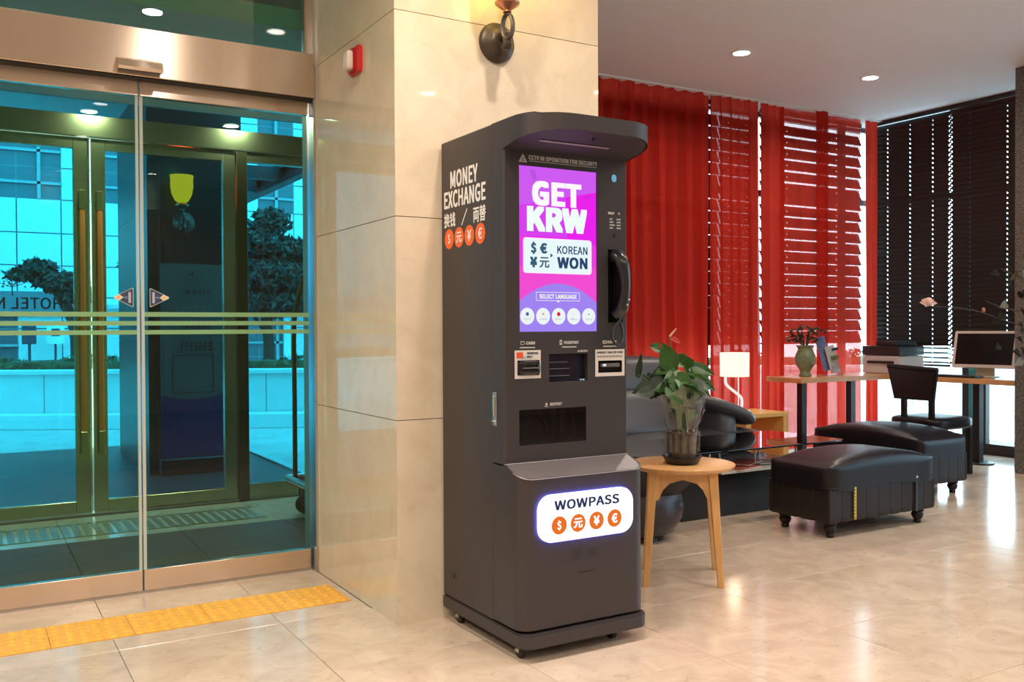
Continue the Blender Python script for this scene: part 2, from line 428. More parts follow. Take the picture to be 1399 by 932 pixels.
# ---------------------------------------------------------------- pillar
CH = 3.30
pl_ = sthing('wall_pillar', (2.0, 4.0, 0))
mk('core', B((1.515, 2.49, 3.475, 4.6, 0, CH)), grout_m, pl_)
zj = [0, .830, 1.656, 2.486, CH]
for k in range(4):
    z0, z1 = zj[k]+(.0015 if k else 0), zj[k+1]-.0015
    mk('stone_panel', prism([(1.5, 3.456), (2.505, 3.456), (2.485, 3.476), (1.52, 3.476)], z0, z1), wall_m, pl_)
    mk('stone_panel', prism([(1.5, 3.4562), (1.52, 3.4762), (1.52, 4.44), (1.5, 4.44)], z0, z1), walls_m, pl_)
    mk('stone_panel', prism([(2.505, 3.4562), (2.505, 4.6), (2.485, 4.6), (2.485, 3.4762)], z0, z1), wall_m, pl_)
struct('trim_1', B((1.488, 1.512, 4.425, 4.53, 0, CH)), steel_m)

# ---------------------------------------------------------------- ceiling and closing walls
ceil_o = struct('ceiling', B((-3.2, 9.4, -5.2, 4.44, CH, CH+.15), (2.49, 9.4, 4.44, 6.7, CH, CH+.15)), plaster_m)
struct('wall_back', B((-3.2, 9.4, -5.2, -5.05, 0, CH)), beige_m)
struct('wall_left', B((-3.2, -3.05, -5.05, 4.44, 0, CH)), beige_m)
struct('wall_right', B((8.27, 8.42, -5.05, -1.5, 0, CH), (8.27, 8.42, -1.5, 3.8, 2.95, CH)), beige_m)
w7 = sthing('window_7', (8.27, 1.2, 0))
mk('pane', B((8.30, 8.308, -1.5, 3.8, .10, 2.95)), GLASS('tinted_side_glass', (.48, .58, .62), 1.45), w7)
for y_ in (-1.5, -.18, 1.14, 2.46, 3.76): mk('window_frame', B((8.27, 8.34, y_, y_+.05, 0, 2.95)), dmetal_m, w7)
mk('window_sill', B((8.27, 8.34, -1.45, 3.76, 0, .10)), dmetal_m, w7)
struct('wall_lounge_end', B((2.49, 2.6, 4.6, 6.6, 0, CH)), beige_m)
gp = sthing('wall_granite', (7.9, 4.1, 0))
mk('stone_panel', B((7.38, 8.40, 3.8, 4.43, 0, 1.64), bev=.004), granite_m, gp)
mk('stone_panel', B((7.38, 8.40, 3.8, 4.43, 1.645, CH), bev=.004), granite_m, gp)

# ---------------------------------------------------------------- recessed lamps
DL = [(5.139, 5.229), (6.596, 5.21), (1.09, 2.52), (1.879, 2.51), (-.5, 2.52), (1.11, -.36), (2.375, -.76), (3.58, -.59), (-.3, -.5), (-1.8, .9), (-1.8, 3.2),
      (4.6, 2.45), (6.2, 2.45), (4.9, .2), (6.5, .0), (1.12, -2.0), (3.4, -2.6), (5.6, -2.4), (-.8, -3.0), (2.2, -4.2), (5.0, -4.2), (3.35, 2.3)]
labs = {0: 'round recessed ceiling lamp nearer the pillar, above the red curtain', 1: 'round recessed ceiling lamp nearer the dark blinds corner'}
lroot = None
for i, (x, y) in enumerate(DL):
    if i < 2: l = thing('ceiling_light', labs[i], 'ceiling light', (x, y, CH), 'recessed ceiling lamps')
    else: l = ceil_o
    bm = lathe([(.062, -.004), (.066, -.007), (.082, -.005), (.084, 0), (.062, 0)], (x, y, CH), 28, cap=False); rg = mk('trim_ring', bm, plaster_m, l, True)
    bm = lathe([(0, -.0035), (.062, -.0035), (.062, 0), (0, 0)], (x, y, CH), 28)
    mk('diffuser', bm, E('lamp_glow', (1, .93, .84), 30), l if i < 2 else rg)
    ld = bpy.data.lights.new('downlight', 'AREA'); ld.shape = 'DISK'; ld.size = .12; ld.energy = LAMP_W*(2.1 if x < 0 else 1.35 if x < 1.2 else 1); ld.color = WARM; ld.spread = math.radians(150)
    lo = bpy.data.objects.new('bulb', ld); link(lo); lo.parent = l; lo.location = Vector((x, y, CH-.012))-ORG[l.name]

# ================================================================ inner sliding doors (y = 4.5)
hd = sthing('trim_door_header', (0, 4.45, 2.3))
mk('fascia', B((-1.6, 1.486, 4.40, 4.50, 2.33, 2.545), bev=.003), bronze_m, hd)
mk('track_cover', B((-1.6, 1.486, 4.44, 4.56, 2.344, 2.40)), bronze_m, hd)
mk('shadow_gap', B((-1.6, 1.486, 4.41, 4.50, 2.325, 2.331)), seam_m, hd)
sn = thing('motion_sensor', 'wide flat door sensor housing on the bronze header', 'sensor', (.68, 4.38, 2.33))
bm = prism([(4.40, 2.405), (4.35, 2.385), (4.335, 2.352), (4.345, 2.340), (4.40, 2.352)], .59, .775, 'x'); mk('housing', bm, bronze_m, sn)
mk('lens', prism([(4.399, 2.3505), (4.346, 2.3390), (4.346, 2.336), (4.399, 2.347)], .595, .77, 'x'), black_m, sn)
tw = sthing('window_1', (0, 4.5, 2.545))
mk('pane', B((-1.6, 1.47, 4.495, 4.505, 2.548, 3.29)), transom_m, tw)
mk('window_frame', B((1.462, 1.488, 4.47, 4.53, 2.545, CH), (-1.6, 1.462, 4.47, 4.53, 3.285, CH)), bronze_m, tw)
struct('wall_entrance', B((-3.2, -1.6, 4.44, 4.56, 0, CH)), beige_m)
def leaf_door(name, x0, x1, y, left):
    d = sthing(name, ((x0+x1)/2, y, 0))
    mk('pane', B((x0, x1, y-.006, y+.006, .10, 2.27)), pane_m, d)
    mk('bottom_rail', B((x0, x1, y-.02, y+.02, .012, .108), bev=.002), bronze_m, d)
    mk('top_rail', B((x0, x1, y-.02, y+.02, 2.262, 2.342), bev=.002), bronze_m, d)
    xe = x1 if left else x0
    mk('glass_edge', B((xe-.012 if left else xe, xe if left else xe+.014, y-.009, y+.009, .10, 2.27)), edge_m, d)
    for z0, z1 in ((1.262, 1.283), (1.222, 1.242), (1.181, 1.201)):
        mk('frosted_band', B((x0, x1, y-.0085, y-.007, z0, z1)), stripe_m, d)
    return d
dL = leaf_door('door_1', -1.05, .690, 4.5, True)
dR = leaf_door('door_2', .696, 1.480, 4.5, False)
def sticker(d, x0, x1, zc):
    s = 1 if x1 > x0 else -1
    y = 4.4925
    def tri(g):      # triangle pointing away from the meeting edge, corners cut
        return [(x0+s*g, zc+.041-g*1.5), (x0+s*(g+.006), zc+.043-g*1.5), (x0+s*(.083-g*2), zc+.004), (x0+s*(.085-g*2), zc), (x0+s*(.083-g*2), zc-.004), (x0+s*(g+.006), zc-.043+g*1.5), (x0+s*g, zc-.041+g*1.5)]
    b = mk('arrow_sticker', poly(tri(0), 'y', y), P('sticker_rim', (.42, .50, .40), .5), d)
    mk('sticker_field', poly(tri(.0028), 'y', y-.0004), navy_m, b)
    mk('sticker_tip', poly([(x0+s*.043, zc), (x0+s*.060, zc+.014), (x0+s*.078, zc+.005), (x0+s*.083, zc), (x0+s*.078, zc-.005), (x0+s*.060, zc-.014)], 'y', y-.0008), P('sticker_cream', (.70, .66, .50), .5), b)
    mk('sticker_tip_dot', poly(circ(x0+s*.063, zc, .0075, 10), 'y', y-.0012), P('sticker_peach', (.80, .42, .20), .5), b)
    mk('sticker_stripe', poly(rrect(min(x0+s*.011, x0+s*.022), max(x0+s*.011, x0+s*.022), zc-.025, zc+.025, .002, 2), 'y', y-.0008), P('sticker_lilac', (.45, .42, .55), .5), b)
    mk('sticker_bar', poly(rrect(min(x0+s*.024, x0+s*.042), max(x0+s*.024, x0+s*.042), zc-.004, zc+.004, .002, 2), 'y', y-.0008), P('sticker_blue', (.12, .20, .38), .5), b)
sticker(dL, .664, .58, 1.349); sticker(dR, .733, .82, 1.349)
struct('trim_2', B((-1.6, 1.486, 4.485, 4.515, 0, .010)), steel_m)

# ---------------------------------------------------------------- vestibule
VC = 2.70
VL = [(.75, 6.28), (1.70, 6.30)]
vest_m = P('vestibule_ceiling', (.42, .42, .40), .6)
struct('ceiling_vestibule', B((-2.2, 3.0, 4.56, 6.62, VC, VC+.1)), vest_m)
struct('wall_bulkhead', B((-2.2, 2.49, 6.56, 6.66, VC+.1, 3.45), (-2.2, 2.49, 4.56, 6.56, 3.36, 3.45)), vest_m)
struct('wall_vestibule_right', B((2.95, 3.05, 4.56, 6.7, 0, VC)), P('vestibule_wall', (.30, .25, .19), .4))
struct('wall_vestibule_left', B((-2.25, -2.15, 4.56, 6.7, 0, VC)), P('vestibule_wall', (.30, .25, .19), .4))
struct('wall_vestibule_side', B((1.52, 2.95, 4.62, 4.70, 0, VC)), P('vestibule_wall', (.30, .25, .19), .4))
gr = thing('floor_grate', 'long slotted metal drain grate in the vestibule floor', 'floor grate', (.7, 6.1, 0))
mk('grate_frame', B((-1.2, 1.66, 5.90, 5.915, 0, .004), (-1.2, 1.66, 6.29, 6.305, 0, .004)), brassd_m, gr)
xg = -1.19
while xg < 1.62:
    mk('bar', B((xg, xg+.035, 5.915, 6.29, .0, .004)), P('grate_bar', (.33, .29, .22), .35, .5), gr); xg += .058
for vx, vy in VL:
    vl = thing('vestibule_light', 'round recessed lamp in the vestibule ceiling, '+('seen through the left glass leaf' if vx < 1.2 else 'seen through the right glass leaf'), 'ceiling light', (vx, vy, VC))
    mk('trim_ring', lathe([(.055, -.004), (.070, -.006), (.072, 0)], (vx, vy, VC), 24, cap=False), plaster_m, vl, True)
    mk('diffuser', lathe([(0, -.0035), (.056, -.0035), (.056, 0), (0, 0)], (vx, vy, VC), 24), E('vest_glow', (1, .93, .84), 30), vl)
    ld = bpy.data.lights.new('vestibule_bulb', 'AREA'); ld.shape = 'DISK'; ld.size = .10; ld.energy = 14; ld.color = WARM
    lo = bpy.data.objects.new('bulb', ld); link(lo); lo.parent = vl; lo.location = (0, 0, -.012)
# outer doors at y = 6.6
YO = 6.6
oh = sthing('trim_outer_header', (0, YO, 2.38))
mk('header', B((-2.15, 2.95, YO-.05, YO+.05, 2.452, 2.59), bev=.002), brass_m, oh)
mk('header_line', B((-2.15, 2.95, YO-.052, YO-.045, 2.446, 2.453)), chrome_m, oh)
t2 = sthing('window_2', (0, YO, 2.59)); mk('pane', B((-2.15, 2.95, YO-.004, YO+.004, 2.59, VC)), outer_m, t2)
struct('trim_3', B((-2.15, 2.95, YO-.04, YO+.05, 0, .012)), steel_m)
def outer_leaf(name, x0, x1, hx):
    d = sthing(name, ((x0+x1)/2, YO, 0))
    s = .085
    mk('frame', B((x0, x0+s, YO-.025, YO+.025, .015, 2.445), (x1-s, x1, YO-.025, YO+.025, .015, 2.445), (x0+s, x1-s, YO-.025, YO+.025, .015, .095), (x0+s, x1-s, YO-.025, YO+.025, 2.375, 2.445), bev=.002), brass_m, d)
    mk('pane', B((x0+s, x1-s, YO-.005, YO+.005, .095, 2.375)), outer_m, d)
    h = mk('door_handle', B((hx-.016, hx+.016, YO-.085, YO-.06, .55, 1.98), bev=.006), orange_m, d)
    mk('handle_end', B((hx-.018, hx+.018, YO-.088, YO-.057, 1.98, 2.10), (hx-.018, hx+.018, YO-.088, YO-.057, .40, .55), (hx-.008, hx+.008, YO-.06, YO-.02, 2.03, 2.05), (hx-.008, hx+.008, YO-.06, YO-.02, .44, .46), bev=.002), brassd_m, h)
    return d
oL = outer_leaf('door_3', -.30, .700, .660); oR = outer_leaf('door_4', .722, 1.645, .765)
mk('meeting_edge', B((.700, .712, YO-.03, YO+.03, .015, 2.445)), chrome_m, oL)
darkf_m = P('dark_brass_frame', (.10, .085, .045), .3, .9)
struct('trim_4', B((1.650, 1.722, YO-.05, YO+.05, 0, 2.452), bev=.002), darkf_m)
struct('trim_5', B((-.40, -.305, YO-.05, YO+.05, 0, 2.452), bev=.002), darkf_m)
w3 = sthing('window_3', (2.3, YO, 0))
mk('pane', B((1.722, 2.95, YO-.005, YO+.005, .11, 2.38)), outer_m, w3)
mk('window_frame', B((1.722, 2.95, YO-.03, YO+.03, 0, .11), (1.722, 2.95, YO-.03, YO+.03, 2.38, 2.452)), brass_m, w3)
w4 = sthing('window_4', (-1.3, YO, 0))
mk('pane', B((-2.15, -.40, YO-.005, YO+.005, .11, 2.38)), outer_m, w4)
mk('window_frame', B((-2.15, -.40, YO-.03, YO+.03, 0, .11), (-2.15, -.40, YO-.03, YO+.03, 2.38, 2.452)), brass_m, w4)
ink_m = P('dark_ink', (.01, .03, .05), .5)
text('HOTEL N', (.545, YO-.009, 1.374), None, '+y', ink_m, oL, 'lettering', width=.372, height=.075, align='LEFT', bold=.008)
# small tree emblem above the N
bm = tube([(.265, YO-.009, 1.42), (.262, YO-.009, 1.50)], .004, 5)
random.seed(3)
for k in range(26):
    a = random.uniform(0, PI); r = random.uniform(.02, .085)
    x, z = .262+r*math.cos(a), 1.475+r*math.sin(a)*.85
    bm = join(bm, prism(circ(x, z, .007, 7, .0045), YO-.0095, YO-.0088, 'y'))
for k in range(5):
    a = .35+k*.6; bm = join(bm, tube([(.262, YO-.009, 1.475), (.262+.07*math.cos(a), YO-.009, 1.475+.065*math.sin(a))], .0018, 4))
mk('tree_emblem', bm, ink_m, oL)

# luggage cart in the vestibule
lc = thing('luggage_cart', 'brass birdcage luggage cart with curved poles behind the glass door', 'luggage cart', (2.25, 5.55, 0))
cx0, cx1, cy0, cy1 = 1.845, 2.76, 5.34, 5.90
mk('platform', prism(rrect(cx0-.03, cx1+.03, cy0-.03, cy1+.03, .08), .20, .235, bev=.006), P('cart_carpet', (.10, .02, .02), .9), lc)
for yy in (cy0-.035, cy1+.035): mk('bumper_rail', tube([(cx0-.04, yy, .235), (cx1+.04, yy, .235)], .022, 10), steel_m, lc)
for xx in (cx0-.04, cx1+.04): mk('bumper_rail', tube([(xx, cy0-.035, .235), (xx, cy1+.035, .235)], .022, 10), steel_m, lc)
cc = ((cx0+cx1)/2, (cy0+cy1)/2)
for xx in (cx0, cx1):
    for yy in (cy0, cy1):
        q = lambda k, z: (xx+(cc[0]-xx)*k, yy+(cc[1]-yy)*k, z)
        mk('pole', tube([q(0, .23), q(0, .8), q(0, 1.22), q(.05, 1.40), q(.17, 1.58), q(.55, 1.78), q(1, 1.83)], .016, 10, smooth=5), P('dark_brass_tube', (.14, .09, .04), .3, .9), lc, True)
        cs = mk('caster', lathe([(0, -.014), (.05, -.014), (.06, -.009), (.06, .009), (.05, .014), (0, .014)], (xx+.06*(1 if xx == cx0 else -1), yy, .0605), 20, 'y'), rubber_m, lc, True)
        mk('fork', B((xx+.06*(1 if xx == cx0 else -1)-.03, xx+.06*(1 if xx == cx0 else -1)+.03, yy-.03, yy-.02, .05, .2), (xx+.06*(1 if xx == cx0 else -1)-.03, xx+.06*(1 if xx == cx0 else -1)+.03, yy+.02, yy+.03, .05, .2)), steel_m, cs)
mk('hanging_rail', tube([(cx0, cy0, 1.06), (cx1, cy0, 1.06)], .014, 8), P('dark_brass_tube', (.2, .15, .08), .3, .9), lc)

# ================================================================ outdoors beyond the entrance
asph_m = P('asphalt', (.46, .47, .47), .85, noise=.15, nscale=4)
conc_m = P('pale_concrete', (.66, .67, .67), .8, noise=.05, nscale=3)
struct('ground_road', B((-14, 14, 6.66, 40, -.20, -.12)), asph_m)
struct('ground_lounge_side', B((8.43, 24, -6, 6.66, -.20, -.12)), conc_m)
struct('floor_porch', B((-6, 2.40, 6.66, 10.4, -.12, -.004)), P('porch_paving', (.035, .045, .045), .4, noise=.15, nscale=5))
struct('trim_6', B((2.40, 2.47, 6.66, 10.4, -.12, .012)), P('kerb_light', (.6, .62, .62), .5))
struct('unseen_porch_shade', B((-8, 2.1, 6.66, 10.6, 3.25, 3.45)), conc_m)  # unseen roof slab added to shade the porch paving
cl = sthing('wall_porch_column', (1.7, 9, 0))
pc_m = P('porch_column_stone', (.022, .022, .018), .35, noise=.1, nscale=6)
for z0, z1 in ((0, 1.1), (1.103, 2.2), (2.203, 3.25)): mk('stone_panel', B((1.312, 2.085, 8.13, 9.8, z0, z1)), pc_m, cl)
bmn = thing('roll_banner', 'pale banner poster with blue foot standing against the dark porch column', 'banner', (1.66, 8.08, 0))
yb = 8.09
mk('sheet', B((1.40, 1.925, yb, yb+.006, .13, 1.755)), P('banner_paper', (.16, .175, .15), .6), bmn)
mk('blue_foot', prism([(1.402, .135), (1.923, .135), (1.923, .66), (1.80, .63), (1.66, .62), (1.52, .63), (1.402, .66)], yb-.002, yb-.0005, 'y'), P('banner_blue', (.008, .03, .14), .5), bmn)
bk = P('banner_ink', (.008, .012, .02), .6)
mk('emblem', poly(circ(1.66, 1.67, .016, 10), 'y', yb-.001), bk, bmn)
pass
pass
text('HOTEL', (1.68, yb-.002, 1.36), None, '-y', P('banner_pale', (.25, .28, .25), .6), bmn, width=.30, height=.09)
pass
pass
bm = None
def strokes(x0, x1, z0, z1, seed):
    global bm
    random.seed(seed); x = x0
    while x < x1:
        w_ = random.uniform(.02, .045)
        for k in range(3):
            q = prism([(x, z0+(z1-z0)*k/3), (x+w_*.8, z0+(z1-z0)*k/3), (x+w_*.8, z0+(z1-z0)*(k/3+.16)), (x, z0+(z1-z0)*(k/3+.16))], yb-.002, yb-.0008, 'y'); bm = q if bm is None else join(bm, q)
        q = prism([(x+w_*.4, z0), (x+w_*.55, z0), (x+w_*.55, z1), (x+w_*.4, z1)], yb-.0021, yb-.0008, 'y'); bm = join(bm, q)
        x += w_+.012
strokes(1.58, 1.74, 1.615, 1.63, 1); strokes(1.60, 1.80, 1.50, 1.545, 2); strokes(1.56, 1.80, 1.17, 1.25, 3); strokes(1.56, 1.80, 1.03, 1.11, 4)
ob = mk('headline_strokes', bm, bk, bmn); ob['kind'] = 'stuff'
mk('info_frame', join(B((1.49, 1.83, yb-.002, yb-.0005, .985, .992), (1.49, 1.83, yb-.002, yb-.0005, .67, .677), (1.49, 1.497, yb-.002, yb-.0005, .67, .99), (1.823, 1.83, yb-.002, yb-.0005, .67, .99))), bk, bmn)
for z in (.50, .41, .32): mk('blue_line', B((1.58, 1.76, yb-.003, yb-.002, z, z+.008)), P('banner_line', (.02, .09, .2), .5), bmn)
mk('banner_base', B((1.38, 1.945, yb-.05, yb+.04, 0, .13), bev=.01), black_m, bmn)
def sconce(name_label, cx, y, cz, s, lit, group=None):
    t = thing('wall_sconce', name_label, 'wall lamp', (cx, y, cz))
    mk('wall_plate', lathe([(0, -.062*s), (.030*s, -.060*s), (.052*s, -.048*s), (.060*s, -.034*s), (.066*s, -.030*s), (.073*s, -.020*s), (.078*s, -.018*s), (.085*s, -.008*s), (.085*s, 0)], (cx, y-.0005, cz), 32, 'y'), iron_m, t, True)
    mk('screw', lathe([(0, -.052*s), (.007*s, -.050*s), (.008*s, -.040*s)], (cx-.045*s, y, cz+.012*s), 10, 'y'), brass_m, t, True)
    def q(a, b, c_): return (cx+a*s, y-b*s, cz+c_*s)
    # forged arm leaving the plate, then a ribbon ring that carries the cup
    mk('arm', tube([q(0, .05, .0), q(-.010, .085, .012), q(-.022, .12, .006), q(-.030, .145, -.022), q(-.034, .155, -.052)], [.017*s, .014*s, .013*s, .012*s, .011*s], 8, 1.6, 5), iron_m, t, True)
    mk('scroll', tube([q(0, .05, -.02), q(-.008, .085, -.045), q(-.016, .115, -.035), q(-.018, .11, -.005), q(-.012, .09, .005)], .008*s, 8, 1.8, 5), iron_m, t, True)
    ring = [q(-.040+.010*math.sin(a), .166+.024*math.sin(a), .019+.052*math.cos(a)) for a in [2*PI*k/18 for k in range(19)]]
    mk('ribbon_ring', tube(ring, .0065*s, 8, 2.0), iron_m, t, True)
    mk('ring_foot', tube([q(-.034, .145, -.060), q(-.036, .160, -.045), q(-.040, .166, -.030)], [.017*s, .013*s, .008*s], 8, 1.4, 3), iron_m, t, True)
    tz = cz+.074*s; ty = y-.166*s; tx = cx-.042*s
    mk('cup', lathe([(0, 0), (.018*s, .002), (.016*s, .010*s), (.034*s, .022*s), (.050*s, .034*s), (.052*s, .042*s), (.044*s, .052*s), (.030*s, .058*s), (0, .058*s)], (tx, ty, tz), 28), copper_m, t, True)
    sh = mk('glass_shade', lathe([(.028*s, .058*s), (.050*s, .075*s), (.072*s, .12*s), (.082*s, .18*s), (.080*s, .24*s), (.086*s, .26*s), (.083*s, .262*s), (.076*s, .24*s), (.078*s, .18*s), (.068*s, .12*s), (.046*s, .078*s), (.024*s, .062*s)], (tx, ty, tz), 28), E('shade_glow%d' % lit, ((1., .72, .12) if lit > 3 else (1, .062, .002)), lit if lit > 3 else 24), t, True)
    ld = bpy.data.lights.new('sconce_bulb', 'POINT'); ld.energy = (7 if lit > 3 else .8); ld.color = (1, .62, .16); ld.shadow_soft_size = .05
    lo = bpy.data.objects.new('bulb', ld); link(lo); lo.parent = t; lo.location = (tx-cx, ty-y, tz-cz+.32*s)
    return t
sconce('antique iron wall lamp with glowing amber shade on the marble pillar', 1.971, 3.456, 2.418, 1.0, 6)
sconce('small dark wall lamp with yellow shade on the outdoor porch column', 1.60, 8.13, 2.10, 1.1, 1.6)
# porch beam with glass roof carrier
bt = sthing('trim_porch_beam', (2.6, 9, 2.6))
mk('beam', B((2.56, 2.66, 6.70, 13.2, 2.57, 2.62), (2.56, 2.66, 6.70, 13.2, 2.70, 2.76), (2.59, 2.63, 6.70, 13.2, 2.62, 2.70)), P('beam_grey', (.09, .10, .11), .5, .5), bt)
mk('tie', B((2.085, 2.6, 8.6, 8.68, 2.60, 2.72), (2.085, 2.6, 9.4, 9.48, 2.60, 2.72)), P('beam_grey', (.09, .10, .11), .5, .5), bt)
# low planter wall along the street, its hedge, three pines
a0 = Vector((.93, 14.1, 0)); a1 = Vector((4.125, 12.35, 0)); dv = (a1-a0).normalized(); nv = Vector((-dv.y, dv.x, 0))
if nv.y < 0: nv = -nv
ang = math.atan2(dv.y, dv.x)
lw = sthing('wall_planter', a0)
def LW(u, v, z): return a0+dv*u+nv*v+Vector((0, 0, z))
for k in range(-5, 9):
    bm = B((k*1.5+.005, k*1.5+1.495, 0, .25, -.12, .60), bev=.006); xf(bm, Matrix.Translation(a0) @ Matrix.Rotation(ang, 4, 'Z')); mk('wall_panel', bm, conc_m, lw)
bm = B((-8, 13, -.05, .32, .60, .66), bev=.008); xf(bm, Matrix.Translation(a0) @ Matrix.Rotation(ang, 4, 'Z')); mk('coping', bm, conc_m, lw)
bm = B((-8, 13, -.30, -.02, -.12, .08), bev=.01); xf(bm, Matrix.Translation(a0) @ Matrix.Rotation(ang, 4, 'Z')); mk('kerb', bm, P('kerb_white', (.7, .72, .72), .7), lw)
def foliage(n, f, size, seed):
    random.seed(seed); bm = bmesh.new()
    for _ in range(n):
        p = Vector(f()); a = Vector((random.gauss(0, 1), random.gauss(0, 1), random.gauss(0, 1))).normalized(); b = a.cross(Vector((random.gauss(0, 1), random.gauss(0, 1), random.gauss(0, 1)))).normalized()
        s = size*random.uniform(.6, 1.3)
        bm.faces.new([bm.verts.new(p+a*s), bm.verts.new(p+b*s*.35), bm.verts.new(p-a*s), bm.verts.new(p-b*s*.35)])
    return bm
hg_m = P('hedge_leaf', (.03, .07, .03), .6, c2=(.05, .11, .04), nscale=6)
def hf():
    u = random.uniform(-8, 12); return LW(u, random.uniform(.32, .9), random.uniform(.55, .80+.06*math.sin(u*4)))
bm = join(B((-8, 12, .38, .85, .5, .76)))
xf(bm, Matrix.Translation(a0) @ Matrix.Rotation(ang, 4, 'Z'))
hg = mk('hedge', join(bm, foliage(9000, hf, .06, 5)), hg_m, None); tag(hg, 'clipped low hedge growing along the planter wall across the road', 'hedge'); hg['kind'] = 'stuff'
needle_m = P('pine_foliage', (.012, .035, .03), .7, c2=(.02, .06, .045), nscale=2)
def pine(label, base, h, blobs, seed):
    t = thing('pine_tree', label, 'tree', base, 'pine trees across the road')
    b = Vector(base)
    top = b+Vector(blobs[0][:3])
    mk('trunk', tube([b, b+Vector((.06, 0, h*.35)), b+Vector((-.02, 0, h*.7)), top], [.11, .09, .07, .03], 8, smooth=4), P('pine_bark', (.06, .04, .03), .9), t, True)
    bm = None
    for (x, y, z, rx, rz_) in blobs:
        c = b+Vector((x, y, z))
        def f():
            while True:
                q = Vector((random.uniform(-1, 1), random.uniform(-1, 1), random.uniform(-1, 1)))
                if q.length < 1: break
            return c+Vector((q.x*rx, q.y*rx, q.z*rz_))
        q = foliage(int(2600*rx*rx*2), f, .075, seed); seed += 1
        bm = q if bm is None else join(bm, q)
        mk('branch', tube([b+Vector((0, 0, max(.5, z-rz_-.3))), c], [.04, .015], 6), P('pine_bark', (.06, .04, .03), .9), t)
    o = mk('foliage', bm, needle_m, t); o['kind'] = 'stuff'
pine('broad pine with layered crown across the road, right of the dark porch column', (4.1, 14.6, 0), 2.6,
     [(.1, 0, 2.9, .35, .22), (-.25, 0, 2.55, .55, .25), (.35, 0, 2.45, .5, .22), (0, 0, 2.05, .75, .28), (.55, 0, 1.95, .45, .18), (-.35, 0, 1.65, .55, .18), (.2, 0, 1.6, .6, .2)], 11)
pine('small leaning pine across the road behind the hotel lettering', (1.45, 15.9, 0), 2.0, [(-.45, 0, 2.15, .28, .14), (-.15, 0, 1.95, .42, .16), (.1, 0, 1.75, .35, .12), (-.7, 0, 2.05, .22, .10)], 31)
pine('narrow pine across the road seen between the outer door leaves', (2.50, 15.6, 0), 2.2, [(.05, 0, 2.5, .25, .14), (-.05, 0, 2.2, .35, .16), (0, 0, 1.85, .38, .14)], 51)
pine('pine with thin crown at the far right edge of the entrance glass', (5.6, 13.6, 0), 2.6, [(-.2, 0, 2.75, .35, .12), (0, 0, 2.4, .5, .18), (-.1, 0, 1.95, .5, .16), (-.3, 0, 1.55, .35, .12)], 71)
# facade across the street
fc = thing('office_building', 'pale tiled office building with window bands across the road', 'building', (3, 20, -.12))
mk('wall', B((-14, 11.6, 20.02, 21, -.12, 12)), P('facade_joint', (.30, .32, .33), .8), fc)
fpan_m = P('facade_panel', (.74, .76, .77), .6, noise=.03, nscale=.8)
fwin_m = P('facade_window', (.10, .14, .17), .2)
k = 0; pw = .767; zs = [0, .62, 1.24, 1.845, 2.455, 3.08, 3.735, 4.35, 4.98, 5.6, 6.2]
pane_me = {}
for i in range(-5, 14):
    x0 = .884+i*pw
    for j in range(len(zs)-1):
        xm = x0+pw/2; z0, z1 = zs[j], zs[j+1]
        win = (j >= 6 and xm < 1.6) or (j >= 6 and 2.4 < xm < 3.0) or (j >= 6 and (5.2 < xm < 5.9)) or (j in (6, 7) and 6.8 < xm < 8.2) or (j == 5 and 6.7 < xm < 7.6 and False)
        door = (j < 3 and (xm < .8 or 5.0 < xm < 5.9))
        mt = fwin_m if (win or door) else fpan_m
        kk = (round(z1-z0, 3), win or door)
        if kk not in pane_me:
            bm = B((-pw/2+.012, pw/2-.012, 0, .05, .012, z1-z0-.012)); o = mk('facade_panel' if not (win or door) else 'window', bm, mt, fc, local=True); pane_me[kk] = o.data
        else: o = bpy.data.objects.new('facade_panel' if not (win or door) else 'window', pane_me[kk]); link(o); o.parent = fc
        o.location = (xm-3, 19.97-20 + (.04 if win or door else 0), z0+.12)
        if win or door: mk('mullion', B((xm-.03, xm+.03, 19.94, 20, z0, z1), (x0, x0+pw, 19.94, 20, z0+.28, z0+.33)), P('facade_frame', (.36, .40, .42), .5), fc)
mk('shop_band', B((-14, 2.2, 19.85, 20, 1.50, 1.95)), P('shop_band', (.13, .17, .20), .5), fc)
mk('awning', B((2.4, 12, 19.3, 20, 1.62, 1.70)), P('awning_pale', (.55, .58, .6), .5), fc)
mk('door_post', B((4.75, 4.88, 19.9, 20, 0, 1.6), (6.0, 6.15, 19.9, 20, 0, 1.6)), P('post_white', (.85, .87, .88), .5), fc)
bx_ = thing('meter_box', 'dark wall box on the building across the road left of the notice', 'box', (1.02, 19.6, .85)); mk('box_body', B((.93, 1.17, 19.45, 19.6, .95, 1.3), bev=.01), P('box_dark', (.03, .05, .08), .4), bx_); mk('box_post', B((1.03, 1.08, 19.5, 19.55, -.12, .95)), P('box_dark', (.03, .05, .08), .4), bx_)
nb = thing('notice_board', 'small white framed notice on the building across the road', 'sign', (1.5, 19.7, .9)); mk('board', B((1.36, 1.66, 19.68, 19.72, .95, 1.3)), P('post_white', (.85, .87, .88), .5), nb); mk('notice_picture', B((1.44, 1.58, 19.67, 19.68, 1.10, 1.24)), P('box_dark', (.03, .05, .08), .4), nb)
mk('board_post', B((1.49, 1.53, 19.72, 19.76, -.12, 1.0)), P('box_dark', (.03, .05, .08), .4), nb)

